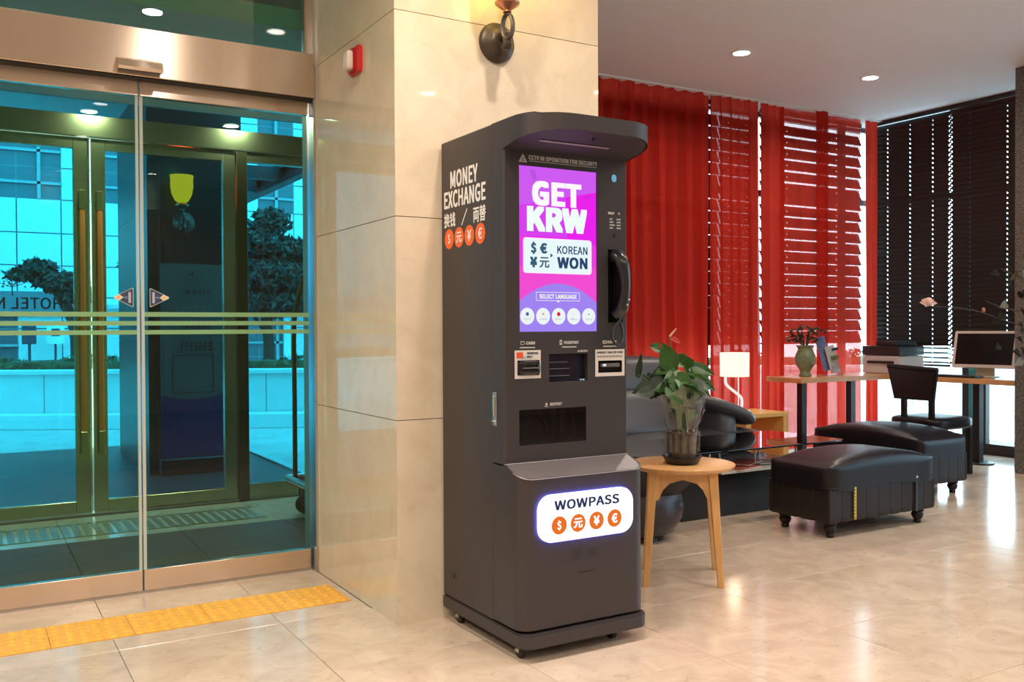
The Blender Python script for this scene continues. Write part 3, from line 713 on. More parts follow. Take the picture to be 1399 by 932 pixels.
# ================================================================ lounge windows, blinds, curtains
fr_m = P('window_frame_dark', (.03, .035, .04), .4, .4)
wr = sthing('window_5', (8.27, 5.4, 0))
yc = [4.43, 5.24, 5.45, 6.45]
mk('pane', B((8.268, 8.276, 4.43, 6.5, .10, CH)), win_m, wr)
mk('window_frame', B((8.24, 8.30, 4.43, 6.5, 0, .10), (8.24, 8.30, 5.40, 5.46, .10, CH), (8.24, 8.30, 5.22, 5.27, .10, CH), (8.24, 8.30, 6.46, 6.52, .10, CH), (8.24, 8.30, 4.43, 6.5, 2.44, 2.50), (8.24, 8.30, 4.43, 6.5, CH-.05, CH)), fr_m, wr)
mk('frame_infill', B((8.245, 8.295, 5.27, 5.40, .10, CH)), P('teal_infill', (.05, .30, .38), .3), wr)
wb = sthing('window_6', (5.5, 6.6, 0))
mk('pane', B((2.6, 8.3, 6.60, 6.608, .10, CH)), win_m, wb)
fbx = [(2.6, 8.3, 6.57, 6.63, 0, .10), (2.6, 8.3, 6.57, 6.63, 2.48, 2.54), (2.6, 8.3, 6.57, 6.63, CH-.05, CH)]
for x in (3.2, 4.6, 6.0, 6.64, 7.9): fbx.append((x-.03, x+.03, 6.57, 6.63, .10, CH))
mk('window_frame', B(*fbx), fr_m, wb)
def slat_mesh(L, holes, h, hw=.011, hh=.016):
    """thin slat in local coords: length along x, height along z, with punched cord holes"""
    bm = bmesh.new(); xs = [0]
    for c in holes: xs += [c-hw/2, c+hw/2]
    xs.append(L); zz = [-h/2, -hh/2, hh/2, h/2]
    V = {}
    def v(x, z):
        if (x, z) not in V: V[(x, z)] = bm.verts.new((x, .003*math.cos(z/h*PI), z))
        return V[(x, z)]
    for i in range(len(xs)-1):
        for j in range(3):
            if i % 2 == 1 and j == 1: continue
            bm.faces.new((v(xs[i], zz[j]), v(xs[i+1], zz[j]), v(xs[i+1], zz[j+1]), v(xs[i], zz[j+1])))
    r = bmesh.ops.extrude_face_region(bm, geom=bm.faces[:])
    bmesh.ops.translate(bm, verts=[g for g in r['geom'] if isinstance(g, bmesh.types.BMVert)], vec=(0, .002, 0))
    bmesh.ops.recalc_face_normals(bm, faces=bm.faces[:])
    return bm
def blind(label, along, base, L, holes, z0, z1, pitch, h, openf, group):
    t = thing('venetian_blind', label, 'blind', (base[0], base[1], z0), group)
    rot = 0 if along == 'x' else -PI/2
    bm = slat_mesh(L, holes, h); sm = None
    n = int((z1-.04-z0)/pitch)
    for k in range(n):
        if sm is None: o = mk('slat', bm, slat_m, t, local=True); sm = o.data
        else: o = bpy.data.objects.new('slat', sm); link(o); o.parent = t
        zz = z0+pitch*(k+.5)
        o.location = (0, 0, zz-z0); o.rotation_euler = (openf(k, zz), 0, rot)
    bx = (0, L, -.02, .02, z1-.045-z0, z1-z0-.002)
    bm = B(bx); rz(bm, rot); mk('head_rail', bm, slat_m, t, local=True)
    bm = B((0, L, -.012, .012, -.015, .005)); rz(bm, rot); mk('bottom_rail', bm, slat_m, t, local=True)
    for c in holes[::2]:
        bm = tube([(c, -.004, 0), (c, -.004, z1-z0-.05)], .0012, 4); rz(bm, rot); mk('cord', bm, slat_m, t, local=True)
    return t
def op_r(k, z):
    if z < 1.02: return math.radians(68)
    return math.radians(30+random.uniform(-2, 2))
blind('dark wooden blind on the far wall next to the red curtain', 'y', (8.10, 6.42), .925, [.23, .49, .74, .915], .83, CH, .046, .057, op_r, 'dark wooden blinds over the right window')
blind('dark wooden blind on the far wall beside the granite column', 'y', (8.10, 5.490), 1.04, [.012, .197, .557, .9], .86, CH, .046, .057, op_r, 'dark wooden blinds over the right window')
OPC = [-8, -18, -20, -27]
for i, (xa, L_, lb) in enumerate(((2.75, 1.80, 'left blind behind the dense red curtain beside the marble pillar'), (4.62, 1.43, 'middle blind behind the red curtain over the sofa'), (6.07, .46, 'narrow blind behind the red curtain beside the bright gap'), (6.60, 1.42, 'blind showing bright slits through the sheer red curtain'))):
    blind('dark wooden '+lb, 'x', (xa, 6.46), L_, [L_*.25, L_*.75], 1.05, CH, .112, .118, (lambda k, z, i=i: math.radians(OPC[i]+random.uniform(-2, 2))), 'dark blinds behind the red curtains')
def curtain(label, x0, x1, mat, amp, wl, seed, y=6.28, hem=.03):
    random.seed(seed); bm = bmesh.new(); n = int((x1-x0)/.012); zs = [0, .25, .5, .75, 1]
    ph = [random.uniform(0, 6) for _ in range(6)]
    def yy(x, t):
        k = .55+.45*(1-t); s = x-x0
        c1 = math.sin(2*PI*s/wl+ph[0]+1.3*math.sin(s*3.1+ph[2])); c1 = math.copysign(abs(c1)**.6, c1)
        return y+amp*k*(c1*.75+.4*math.sin(2*PI*s/(wl*.47)+ph[1]+.5*t)+.45*math.sin(2*PI*s/(wl*2.3)+ph[3]))
    rows = []
    for t in zs: rows.append([bm.verts.new((x0+(x1-x0)*i/n + .006*math.sin(i*.7+t*5), yy(x0+(x1-x0)*i/n, t), hem+(CH-.008-hem)*t)) for i in range(n+1)])
    for j in range(len(zs)-1):
        for i in range(n): bm.faces.new((rows[j][i], rows[j][i+1], rows[j+1][i+1], rows[j+1][i]))
    o = mk('curtain', bm, mat, None, True); tag(o, label, 'curtain', 'red curtain panels'); return o
curtain('opaque red curtain panel hanging from the marble pillar to behind the lamp', 2.7, 5.785, sheer_a, .060, .17, 1)
curtain('red curtain panel behind the lit table lamp', 5.80, 6.355, P_ if False else SHEER('mid_red_curtain', (.50, .030, .020), .035), .045, .12, 2, 6.27)
curtain('narrow gathered red curtain fold between the bright gap and the sheer panel', 6.42, 6.70, sheer_a, .035, .12, 3)
curtain('thin see-through red curtain panel with bright blind slits behind it', 6.69, 7.81, sheer_b, .022, .30, 4, 6.30)
curtain('dark fold of red curtain crossing the middle of the sheer panel', 7.09, 7.26, SHEER('fold_red_curtain', (.45, .026, .018), .04), .02, .12, 6, 6.225)
curtain('narrow red curtain fold in the corner next to the dark blinds', 7.88, 8.06, sheer_a, .03, .10, 5)
curtain_rail = B((2.6, 8.07, 6.23, 6.34, CH-.012, CH)); struct('trim_7', curtain_rail, plaster_m)

# ================================================================ THE KIOSK
KX0, KX1 = 1.70, 2.267
kk = thing('exchange_kiosk', 'tall dark grey money exchange kiosk with lit purple screen beside the marble pillar', 'kiosk', (1.98, 3.12, 0))
mk('cabinet', B((KX0, KX1, 3.024, 3.443, .104, 1.962), bev=.004), kiosk_m, kk)
mk('seam', B((KX0+.003, KX1-.003, 3.0, 3.03, .112, .69), (KX0+.003, KX1-.003, 3.0, 3.03, .70, 1.85)), seam_m, kk)
upd = mk('upper_door', join(holed(KX0+.008, KX1-.008, .697, 1.86, 2.935, .06, [(1.768, 2.122, 1.188, 1.804), (1.896, 2.074, .998, 1.103), (1.764, 2.066, .766, .898), (2.172, 2.243, 1.222, 1.508), (1.756, 1.853, 1.026, 1.082), (2.122, 2.238, 1.026, 1.073)]),
    prism([(KX0, 3.0195), (KX0, 2.943), (KX0+.008, 2.935), (KX0+.008, 3.0195)], .695, 1.858), prism([(KX1, 3.0195), (KX1, 2.943), (KX1-.008, 2.935), (KX1-.008, 3.0195)], .695, 1.858)), kiosk_m, kk)
mk('recess_back', B((1.75, 2.26, 2.996, 3.006, .70, 1.85)), P('recess_black', (.01, .009, .014), .25), kk)
# slanting canopy
def cbot(x, y): return 1.858 if y >= 2.935 else 1.858+(2.935-y)/(2.935-2.70)*.042
cpts = rrect(KX0, KX1, 2.70, 3.0195, .165, 10, (1, 1, 0, 0))
bm = bmesh.new(); pts2 = []
for i, (a, b) in enumerate(cpts):
    pts2.append((a, b))
ins = [p for p in pts2]
# add break points at y=2.935 so that the underside bends there
out = []
for i in range(len(ins)):
    a = ins[i]; b = ins[(i+1) % len(ins)]; out.append(a)
    if (a[1]-2.935)*(b[1]-2.935) < -1e-9:
        t = (2.935-a[1])/(b[1]-a[1]); out.append((a[0]+(b[0]-a[0])*t, 2.935))
lo = [bm.verts.new((a, b, cbot(a, b))) for a, b in out]; hi = [bm.verts.new((a, b, 1.962 - (.006 if b < 2.75 else 0))) for a, b in out]
n = len(out)
for i in range(n): bm.faces.new((lo[i], lo[(i+1) % n], hi[(i+1) % n], hi[i]))
bm.faces.new(hi)
mk('canopy', bm, kiosk_m, kk, True)
bm = bmesh.new(); inner = [(1.985+(a-1.985)*.985, b+(.004 if b < 2.8 else 0)) for a, b in out]
fr_ = [p for p in inner if p[1] <= 2.9351]; bk_ = [p for p in inner if p[1] >= 2.9349]
bm.faces.new([bm.verts.new((a, b, cbot(a, b)+.002)) for a, b in fr_]); bm.faces.new([bm.verts.new((a, b, cbot(a, b)+.002)) for a, b in bk_])
mk('canopy_underside', bm, kioskd_m, kk)
def under(x, y, d=0): return (x, y, cbot(x, y)-d)
bm = bmesh.new(); bm.faces.new([bm.verts.new(under(x, y, .001)) for x, y in ((1.79, 2.835), (2.10, 2.835), (2.10, 2.822), (1.79, 2.822))]); mk('light_strip', bm, P('strip_diffuser', (.30, .27, .26), .5), kk)
mk('camera_lens', lathe([(0, -.006), (.007, -.006), (.008, 0)], under(1.985, 2.765, .0), 14), black_m, kk)
# lower door with its sloping ledge
lp = rrect(KX0, KX1, 2.82, 3.0195, .055, 10, (1, 1, 0, 0))
def ltop(x, y): return min(.70, .656+max(0, y-2.82)/.115*.044)
out = []
for i in range(len(lp)):
    a = lp[i]; b = lp[(i+1) % len(lp)]; out.append(a)
    if (a[1]-2.935)*(b[1]-2.935) < -1e-9: t = (2.935-a[1])/(b[1]-a[1]); out.append((a[0]+(b[0]-a[0])*t, 2.935))
bm = bmesh.new(); lo = [bm.verts.new((a, b, .112)) for a, b in out]; hi = [bm.verts.new((a, b, ltop(a, b))) for a, b in out]; n = len(out)
for i in range(n): bm.faces.new((lo[i], lo[(i+1) % n], hi[(i+1) % n], hi[i]))
bm.faces.new(lo[::-1])
bm.faces.new([hi[i] for i in range(n) if out[i][1] <= 2.9351])
mk('lower_door', bm, kiosk_m, kk, True)
def inset(p, d): 
    return [(1.9835+(a-1.9835)*(1-d/.28), b+(d if b < 2.87 else 0)) for a, b in p]
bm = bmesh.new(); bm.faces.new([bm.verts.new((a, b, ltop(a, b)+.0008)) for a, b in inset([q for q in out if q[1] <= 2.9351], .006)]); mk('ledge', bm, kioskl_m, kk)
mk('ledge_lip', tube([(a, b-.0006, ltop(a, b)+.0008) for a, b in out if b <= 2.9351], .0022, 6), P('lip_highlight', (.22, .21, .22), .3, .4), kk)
mk('base_tray', prism(rrect(KX0-.002, KX1+.002, 2.80, 3.443, .05, 8, (1, 1, 0, 0)), .05, .101, bev=.004), kiosk_m, kk, True)
for (x, y) in ((1.765, 2.885), (2.175, 2.885), (1.765, 3.36), (2.19, 3.36)):
    c = mk('caster', lathe([(0, -.012), (.020, -.012), (.0245, -.008), (.0245, .008), (.020, .012), (0, .012)], (x-.03, y, .0246), 18, 'x'), rubber_m, kk, True)
    mk('caster_fork', join(lathe([(.016, .036), (.030, .040), (.032, .050), (0, .050)], (x, y, 0), 14), tube([(x-.048, y, .026), (x-.03, y, .040), (x+.01, y, .044)], [.009, .010, .008], 8), B((x-.016, x-.012, y-.012, y+.012, .02, .045))), cream_m, c)
# side lettering
kx = KX0-.0012
text('MONEY', (kx, 3.243, 1.800), None, '-x', white_m, kk, width=.232, height=.070, bold=.02)
text('EXCHANGE', (kx, 3.240, 1.722), None, '-x', white_m, kk, width=.350, height=.070, bold=.02)
text('换钱', (kx, 3.366, 1.640), None, '-x', white_m, kk, width=.100, height=.058, bold=.012)
text('両替', (kx, 3.115, 1.640), None, '-x', white_m, kk, width=.100, height=.062, bold=.012)
bm = bmesh.new(); bm.faces.new([bm.verts.new((kx, a, b)) for a, b in ((3.265, 1.612), (3.218, 1.672), (3.214, 1.668), (3.261, 1.608))]); mk('slash', bm, white_m, kk)
for (yc_, s) in ((3.372, '$'), (3.285, '元'), (3.198, '¥'), (3.109, '€')):
    mk('currency_disc', poly(circ(yc_, 1.564, .0405, 32), 'x', kx), orp_m, kk)
    text(s, (kx-.0006, yc_, 1.564), None, '-x', white_m, kk, 'currency_sign', height=.043, bold=.012)
h = mk('side_port', lathe([(0, .004), (.019, .004), (.022, -.001), (.025, -.001), (.025, .004)], (KX0, 3.349, .198), 20, 'x'), P('port_ring', (.035, .033, .033), .4), kk)
mk('port_slot', B((KX0-.002, KX0, 3.343, 3.355, .188, .208)), black_m, h)
lk = mk('lock_handle', B((KX0-.004, KX0+.003, 2.990, 3.018, .838, .963), bev=.002), steel_m, kk)
mk('handle_lever', B((KX0-.010, KX0-.003, 2.997, 3.011, .872, .950), bev=.003), chrome_m, lk)
mk('key_cylinder', lathe([(0, -.012), (.006, -.012), (.007, 0)], (KX0-.003, 3.004, .853), 12, 'x'), chrome_m, lk)
# header print
UY = 2.935-.0008
bm = prism([(1.766, 1.815), (1.803, 1.815), (1.7845, 1.846)], UY, UY+.0006, 'y'); mk('camera_warning_sign', bm, greyp_m, kk)
mk('camera_glyph', poly([(1.775, 1.819), (1.794, 1.819), (1.7845, 1.834)], 'y', UY-.0004), kiosk_m, kk); mk('glyph_eye', poly([(1.780, 1.822), (1.789, 1.820), (1.791, 1.824), (1.782, 1.827)], 'y', UY-.0008), greyp_m, kk)
text('CCTV IN OPERATION FOR SECURITY', (1.9655, UY, 1.835), None, '-y', greyp_m, kk, width=.312, height=.0165, bold=.03)
mk('print_line', poly([(1.811, 1.8205), (2.120, 1.8205), (2.120, 1.823), (1.811, 1.823)], 'y', UY), greyp_m, kk)
# ---- screen
SX0, SX1, SZ0, SZ1 = 1.768, 2.122, 1.188, 1.804; sy = 2.944
scr = mk('screen', B((SX0-.002, SX1+.002, sy, sy+.02, SZ0-.002, SZ1+.002)), E('screen_magenta', (.93, .02, .95), 1.0), kk)
def sp(pts, c, lay, name='screen_graphic', s=1.0): return mk(name, poly(pts, 'y', sy-.0005*lay), E('scr_%.2f_%.2f_%.2f_%.1f' % (*c, s), c, s), scr)
sx = lambda u: SX0+(SX1-SX0)*u
sz = lambda v: SZ1-(SZ1-SZ0)*v
sp([(sx(0), sz(0)), (sx(1), sz(0)), (sx(1), sz(.125)), (sx(.6), sz(.17)), (sx(0), sz(.24))], (.70, .12, 1.0), 1)
sp([(sx(0), sz(.24)), (sx(.6), sz(.17)), (sx(.62), sz(.42)), (sx(0), sz(.42))], (.78, .06, .98), 1)
sp([(sx(0), sz(.60)), (sx(1), sz(.60)), (sx(1), sz(1)), (sx(0), sz(1))], (1.0, .085, .74), 1)
sp([(sx(0), sz(.42)), (sx(1), sz(.46)), (sx(1), sz(.60)), (sx(0), sz(.60))], (.97, .05, .86), 1)
dome = [(sx(u/20), sz(.705+.115*((u/20-.5)*2)**2)) for u in range(21)]
sp(dome+[(sx(1), sz(1)), (sx(0), sz(1))], (.40, .26, 1.0), 2)
sp([(sx(.14), sz(.02)), (sx(.20), sz(.02)), (sx(.24), sz(.07)), (sx(.19), sz(.09))], (.55, .10, .85), 2)
SW = E('screen_white', (.86, 1.0, .93), 1.15); SP_ = E('screen_white_warm', (1.0, .93, 1.0), 1.15)
text('GET', (sx(.485), sy-.002, sz(.158)), None, '-y', SP_, scr, 'screen_lettering', width=.224, height=.093, bold=.035)
text('KRW', (sx(.49), sy-.002, sz(.315)), None, '-y', SW, scr, 'screen_lettering', width=.272, height=.093, bold=.035)
sp([(sx(.83), sz(.158)), (sx(.915), sz(.158)), (sx(.915), sz(.164)), (sx(.83), sz(.164))], (.35, .05, .5), 3)
sp(rrect(sx(.058), sx(.935), sz(.645), sz(.430), .012, 5), (.97, .90, 1.0), 3, 'screen_card', 1.1)
sp(rrect(sx(.075), sx(.918), sz(.637), sz(.438), .010, 5), (.84, .98, 1.0), 4, 'screen_card', 1.1)
ST = E('screen_slate', (.045, .13, .20), 1.); SN = E('screen_navy', (.03, .07, .17), 1.)
text('$', (sx(.185), sy-.003, sz(.492)), None, '-y', ST, scr, 'screen_lettering', height=.046, bold=.03)
text('€', (sx(.310), sy-.003, sz(.492)), None, '-y', ST, scr, 'screen_lettering', height=.040, bold=.03)
text('¥', (sx(.185), sy-.003, sz(.578)), None, '-y', ST, scr, 'screen_lettering', height=.040, bold=.03)
text('元', (sx(.320), sy-.003, sz(.578)), None, '-y', ST, scr, 'screen_lettering', height=.040, bold=.015)
mk('screen_arrow', poly([(sx(.395), sz(.520)), (sx(.395), sz(.548)), (sx(.43), sz(.534))], 'y', sy-.003), ST, scr)
text('KOREAN', (sx(.68), sy-.003, sz(.497)), None, '-y', SN, scr, 'screen_lettering', width=.140, height=.031, bold=.012)
text('WON', (sx(.68), sy-.003, sz(.576)), None, '-y', SN, scr, 'screen_lettering', width=.140, height=.044, bold=.025)
WHT = E('screen_pale', (.95, .93, 1.0), 1.05)
z0_, z1_ = sz(.812), sz(.758)
a_, b_ = sx(.215), sx(.775)
for q in ((a_, b_, z1_-.002, z1_), (a_, b_, z0_, z0_+.002), (a_, a_+.002, z0_, z1_), (b_-.002, b_, z0_, z1_)): mk('screen_frame_line', poly([(q[0], q[2]), (q[1], q[2]), (q[1], q[3]), (q[0], q[3])], 'y', sy-.002), WHT, scr)
mk('screen_pointer', poly([(sx(.475), z0_), (sx(.515), z0_), (sx(.495), z0_-.007)], 'y', sy-.002), WHT, scr)
text('SELECT LANGUAGE', (sx(.495), sy-.002, (z0_+z1_)/2), None, '-y', WHT, scr, 'screen_lettering', width=.170, height=.017, bold=.03)
cols = [(.10, .12, .45), (.75, .30, .05), (.75, .02, .05), (.80, .85, .80), (.08, .10, .30)]
for i, (wd, c) in enumerate(zip(('ENGLISH', '日本語', '简体中文', '繁體中文', 'ไทย'), cols)):
    xx = sx(.105+i*.197); zz = sz(.906)
    b = mk('language_button', poly(circ(xx, zz, .031, 32, .0315), 'y', sy-.002), E('button_white', (.90, .97, .98), 1.05), scr)
    mk('button_flag', poly(circ(xx, zz+.008, (.007, .004, .008, .003, .003)[i], 14), 'y', sy-.0026), E('flag%d' % i, c, 1), b)
    text(wd, (xx, sy-.0026, zz-.011), None, '-y', E('button_text', (.25, .38, .38), 1), b, 'button_lettering', width=.030, height=.006)
# right hand column
mk('blue_sensor', poly(rrect(2.190, 2.213, 1.773, 1.802, .010, 6), 'y', UY-.0008), E('sensor_blue', (.22, .55, .75), .8), kk)
text('HELP', (2.188, UY, 1.650), None, '-y', white_m, kk, width=.030, height=.009, bold=.05)
text('✆', (2.226, UY, 1.650), None, '-y', white_m, kk, width=.009, height=.010, bold=.03)
for r_, wl_ in enumerate((.014, .019, .026, .017)):
    zz = 1.627-r_*.0115
    mk('small_print', poly([(2.180, zz-.0028), (2.180+wl_, zz-.0028), (2.180+wl_, zz+.0028), (2.180, zz+.0028)], 'y', UY), greyp_m, kk)
    mk('small_print', poly([(2.214, zz-.0028), (2.234, zz-.0028), (2.234, zz+.0028), (2.214, zz+.0028)], 'y', UY), greyp_m, kk)
mk('microphone_hole', lathe([(0, -.0012), (.006, -.0012), (.0065, .0)], (2.205, 2.935, 1.563), 12, 'y'), black_m, kk)
hs = mk('handset', tube([(2.205, 2.955, 1.478), (2.208, 2.925, 1.485), (2.215, 2.900, 1.455), (2.222, 2.890, 1.39), (2.222, 2.892, 1.33), (2.216, 2.905, 1.275), (2.208, 2.930, 1.250)], [.020, .026, .025, .0185, .0175, .022, .021], 16, 1.2, 6), P('handset_black', (.02, .02, .024), .22), kk, True)
mk('handset_button', lathe([(0, -.003), (.004, -.002), (.005, .002)], (2.226, 2.872, 1.31), 10, 'y'), steel_m, hs)
mk('handset_button', lathe([(0, -.003), (.004, -.002), (.005, .002)], (2.222, 2.878, 1.290), 10, 'y'), steel_m, hs)
mk('handset_cord', tube([(2.210, 2.92, 1.255), (2.214, 2.915, 1.232), (2.186, 2.915, 1.205), (2.176, 2.915, 1.165), (2.190, 2.912, 1.138), (2.212, 2.912, 1.136), (2.228, 2.915, 1.165), (2.226, 2.918, 1.20), (2.218, 2.925, 1.230), (2.228, 2.950, 1.245)], .0052, 8, smooth=6), P('cord_black', (.015, .015, .018), .35), kk, True)
# labels and slots
def lab(s, x, z, w_, hh_=.0115): text(s, (x, UY, z), None, '-y', greyp_m, kk, width=w_, height=hh_, bold=.04)
def line(x0, x1, z): mk('print_line', poly([(x0, z-.0022), (x1, z-.0022), (x1, z+.0022), (x0, z+.0022)], 'y', UY), greyp_m, kk)
mk('card_icon', join(B((1.770, 1.788, UY, UY+.0005, 1.150, 1.153), (1.770, 1.788, UY, UY+.0005, 1.140, 1.142), (1.770, 1.772, UY, UY+.0005, 1.140, 1.152), (1.786, 1.788, UY, UY+.0005, 1.140, 1.152))), greyp_m, kk)
lab('CARD', 1.814, 1.146, .040); line(1.767, 1.834, 1.129)
mk('passport_icon', join(B((1.944, 1.955, UY, UY+.0005, 1.137, 1.156))), greyp_m, kk); mk('icon_dot', poly(circ(1.9495, 1.147, .0035, 10), 'y', UY-.0004), kiosk_m, kk)
lab('PASSPORT', 1.998, 1.146, .068); line(1.955, 2.020, 1.129); lab('▲ RECEIPT', 2.050, 1.113, .048, .0085)
mk('money_icon', join(B((2.145, 2.164, UY, UY+.0005, 1.139, 1.152))), greyp_m, kk); mk('icon_dot', poly(circ(2.1545, 1.1455, .0035, 10), 'y', UY-.0004), kiosk_m, kk)
lab('MONEY', 2.190, 1.1455, .046); line(2.147, 2.212, 1.129)
for (a, b, c, d, hx0, hx1, hz0, hz1) in ((1.744, 1.858, 1.014, 1.119, 1.756, 1.853, 1.026, 1.082), (2.108, 2.250, 1.012, 1.117, 2.122, 2.238, 1.026, 1.073)):
    p = mk('slot_plate', holed(a, b, c, d, 2.933, .01, [(hx0, hx1, hz0, hz1)]), plate_m, kk)
cr = mk('card_reader', cushion(1.758, 1.852, 2.915, 2.99, 1.028, 1.080, 6, 6), blackgl_m, kk, True)
mk('card_slot', B((1.770, 1.846, 2.911, 2.92, 1.052, 1.056)), P('slot_grey', (.15, .15, .16), .3), cr)
mk('plate_badge', poly([(1.752, 1.090), (1.780, 1.090), (1.780, 1.112), (1.752, 1.112)], 'y', 2.932), P('badge_red', (.75, .08, .02), .5), kk)
mk('plate_badge', poly([(1.782, 1.089), (1.789, 1.089), (1.789, 1.098), (1.782, 1.098)], 'y', 2.932), P('badge_blue', (.25, .5, .7), .5), kk)
text('WOWPASS', (1.822, 2.932, 1.108), None, '-y', navy_m, kk, width=.050, height=.008, bold=.04)
text('ONLY', (1.809, 2.932, 1.095), None, '-y', navy_m, kk, width=.026, height=.008, bold=.04)
text('INSERT ONE BY ONE', (2.179, 2.932, 1.105), None, '-y', ink_m, kk, width=.125, height=.0075, bold=.03)
bm = None
for k in range(11):
    q = poly([(2.118+k*.0112, 1.0862), (2.118+k*.0112+.0075, 1.0862), (2.118+k*.0112+.0075, 1.0925), (2.118+k*.0112, 1.0925)], 'y', 2.932); bm = q if bm is None else join(bm, q)
mk('small_print', bm, P('faint_ink', (.22, .20, .18), .5), kk)
bv = mk('bill_slot', B((2.124, 2.236, 2.945, 2.99, 1.028, 1.071), bev=.004), blackgl_m, kk)
mk('slot_bezel', B((2.136, 2.226, 2.928, 2.946, 1.048, 1.062), bev=.003), P('bezel_grey', (.12, .12, .13), .2), bv)
mk('slot_lamp', poly([(2.140, 1.052), (2.156, 1.052), (2.156, 1.060), (2.140, 1.060)], 'y', 2.927), E('lamp_white', (1, .95, .9), 1.0), bv)
pr_ = mk('passport_scanner', B((1.90, 2.07, 2.962, 2.990, 1.0, 1.1)), P('scanner_dark', (.012, .012, .03), .15), kk)
for z in (1.070, 1.045, 1.018): mk('glimmer_line', B((1.90, 1.99 if z > 1.06 else 2.0, 2.950, 2.962, z, z+.003)), P('glimmer_grey', (.12, .12, .16), .25), pr_)  # pale lines painted for the glimmer inside the recess
mk('scanner_lamp', B((2.048, 2.053, 2.945, 2.95, 1.0, 1.004), (2.060, 2.065, 2.945, 2.95, 1.0, 1.004)), E('scan_led', (.6, .8, 1), 1.), pr_)
text('▲', (1.883, UY, .917), None, '-y', greyp_m, kk, width=.013, height=.011); mk('output_glyph', B((1.876, 1.890, UY, UY+.0006, .905, .908)), greyp_m, kk)
lab('OUTPUT', 1.926, .914, .054)
bay = mk('output_bay', B((1.767, 2.063, 2.985, 2.994, .768, .896)), P('bay_dark', (.02, .018, .024), .3), kk)
mk('bay_shelf', B((1.767, 2.063, 2.945, 2.985, .768, .777)), P('bay_shelf', (.05, .045, .05), .35), bay)
mk('mirrored_arc', tube([(1.785, 2.975, .79), (1.785, 2.972, .85), (1.82, 2.970, .873), (1.875, 2.970, .868), (1.905, 2.972, .83), (1.915, 2.975, .79)], .007, 8, smooth=4), black_m, bay, True)  # these inner bars stand in for reflections in the black bay glass
mk('mirrored_peak', tube([(1.80, 2.978, .785), (1.835, 2.976, .85), (1.87, 2.978, .785)], .005, 6), black_m, bay)
mk('mirrored_bars', B((1.925, 1.93, 2.95, 2.985, .777, .895), (1.965, 1.985, 2.965, 2.985, .80, .895), (2.02, 2.028, 2.96, 2.985, .777, .895)), P('bay_grey', (.06, .055, .07), .3), bay)
mk('bay_glass', B((1.765, 2.065, 2.938, 2.940, .767, .897)), GLASS('bay_glass', (.55, .55, .62), 1.5), kk)
# illuminated sign on the lower door
ly = 2.82
sg = mk('light_box', prism(rrect(1.768, 2.190, .425, .597, .055, 10), ly-.014, ly+.002, 'y'), E('halo_blue', (.16, .18, 1.0), 16), kk)
mk('sign_face', prism(rrect(1.769, 2.189, .426, .596, .054, 10), ly-.0165, ly-.0141, 'y'), E('sign_white', (1.0, .97, .97), 1.6), sg)
text('WOWPASS', (1.977, ly-.0175, .558), None, '-y', E('sign_navy', (.03, .05, .12), 1), sg, 'sign_lettering', width=.292, height=.036, bold=.018)
for (xc, s) in ((1.852, '$'), (1.935, '元'), (2.018, '¥'), (2.101, '€')):
    mk('currency_disc', poly(circ(xc, .485, .033, 32), 'y', ly-.0170), E('sign_orange', (1.0, .20, .025), .95), sg)
    text(s, (xc, ly-.0176, .485), None, '-y', E('sign_white', (1, .97, .97), 1.6), sg, 'currency_sign', height=.036, bold=.016)
for (xc) in (1.940, 2.012):
    bm = None
    for i in range(8):
        for j in range(8):
            q = poly(circ(xc-.017+i*.005, .348+j*.005, .0014, 6), 'y', ly-.0006); bm = q if bm is None else join(bm, q)
    o = mk('speaker_grille', bm, seam_m, kk)
mk('lower_slot', B((1.950, 2.016, ly-.0012, ly+.002, .2945, .2985)), black_m, kk)

# alarm lamp on the pillar side
al = thing('alarm_light', 'red rectangular alarm box with clear lens on the pillar beside the header', 'alarm', (1.5, 3.86, 2.375))
mk('housing', prism(rrect(3.797, 3.925, 2.318, 2.435, .015, 4), 1.482, 1.4995, 'x', bev=.003), red_m, al)
mk('lens', cushion(1.447, 1.49, 3.845, 3.905, 2.335, 2.42, 5, 5), P('clear_lens', (.75, .66, .58), .15), al, True)
mk('bezel', prism(rrect(3.838, 3.912, 2.327, 2.428, .01, 4), 1.472, 1.483, 'x'), P('dark_red', (.35, .01, .01), .3), al)

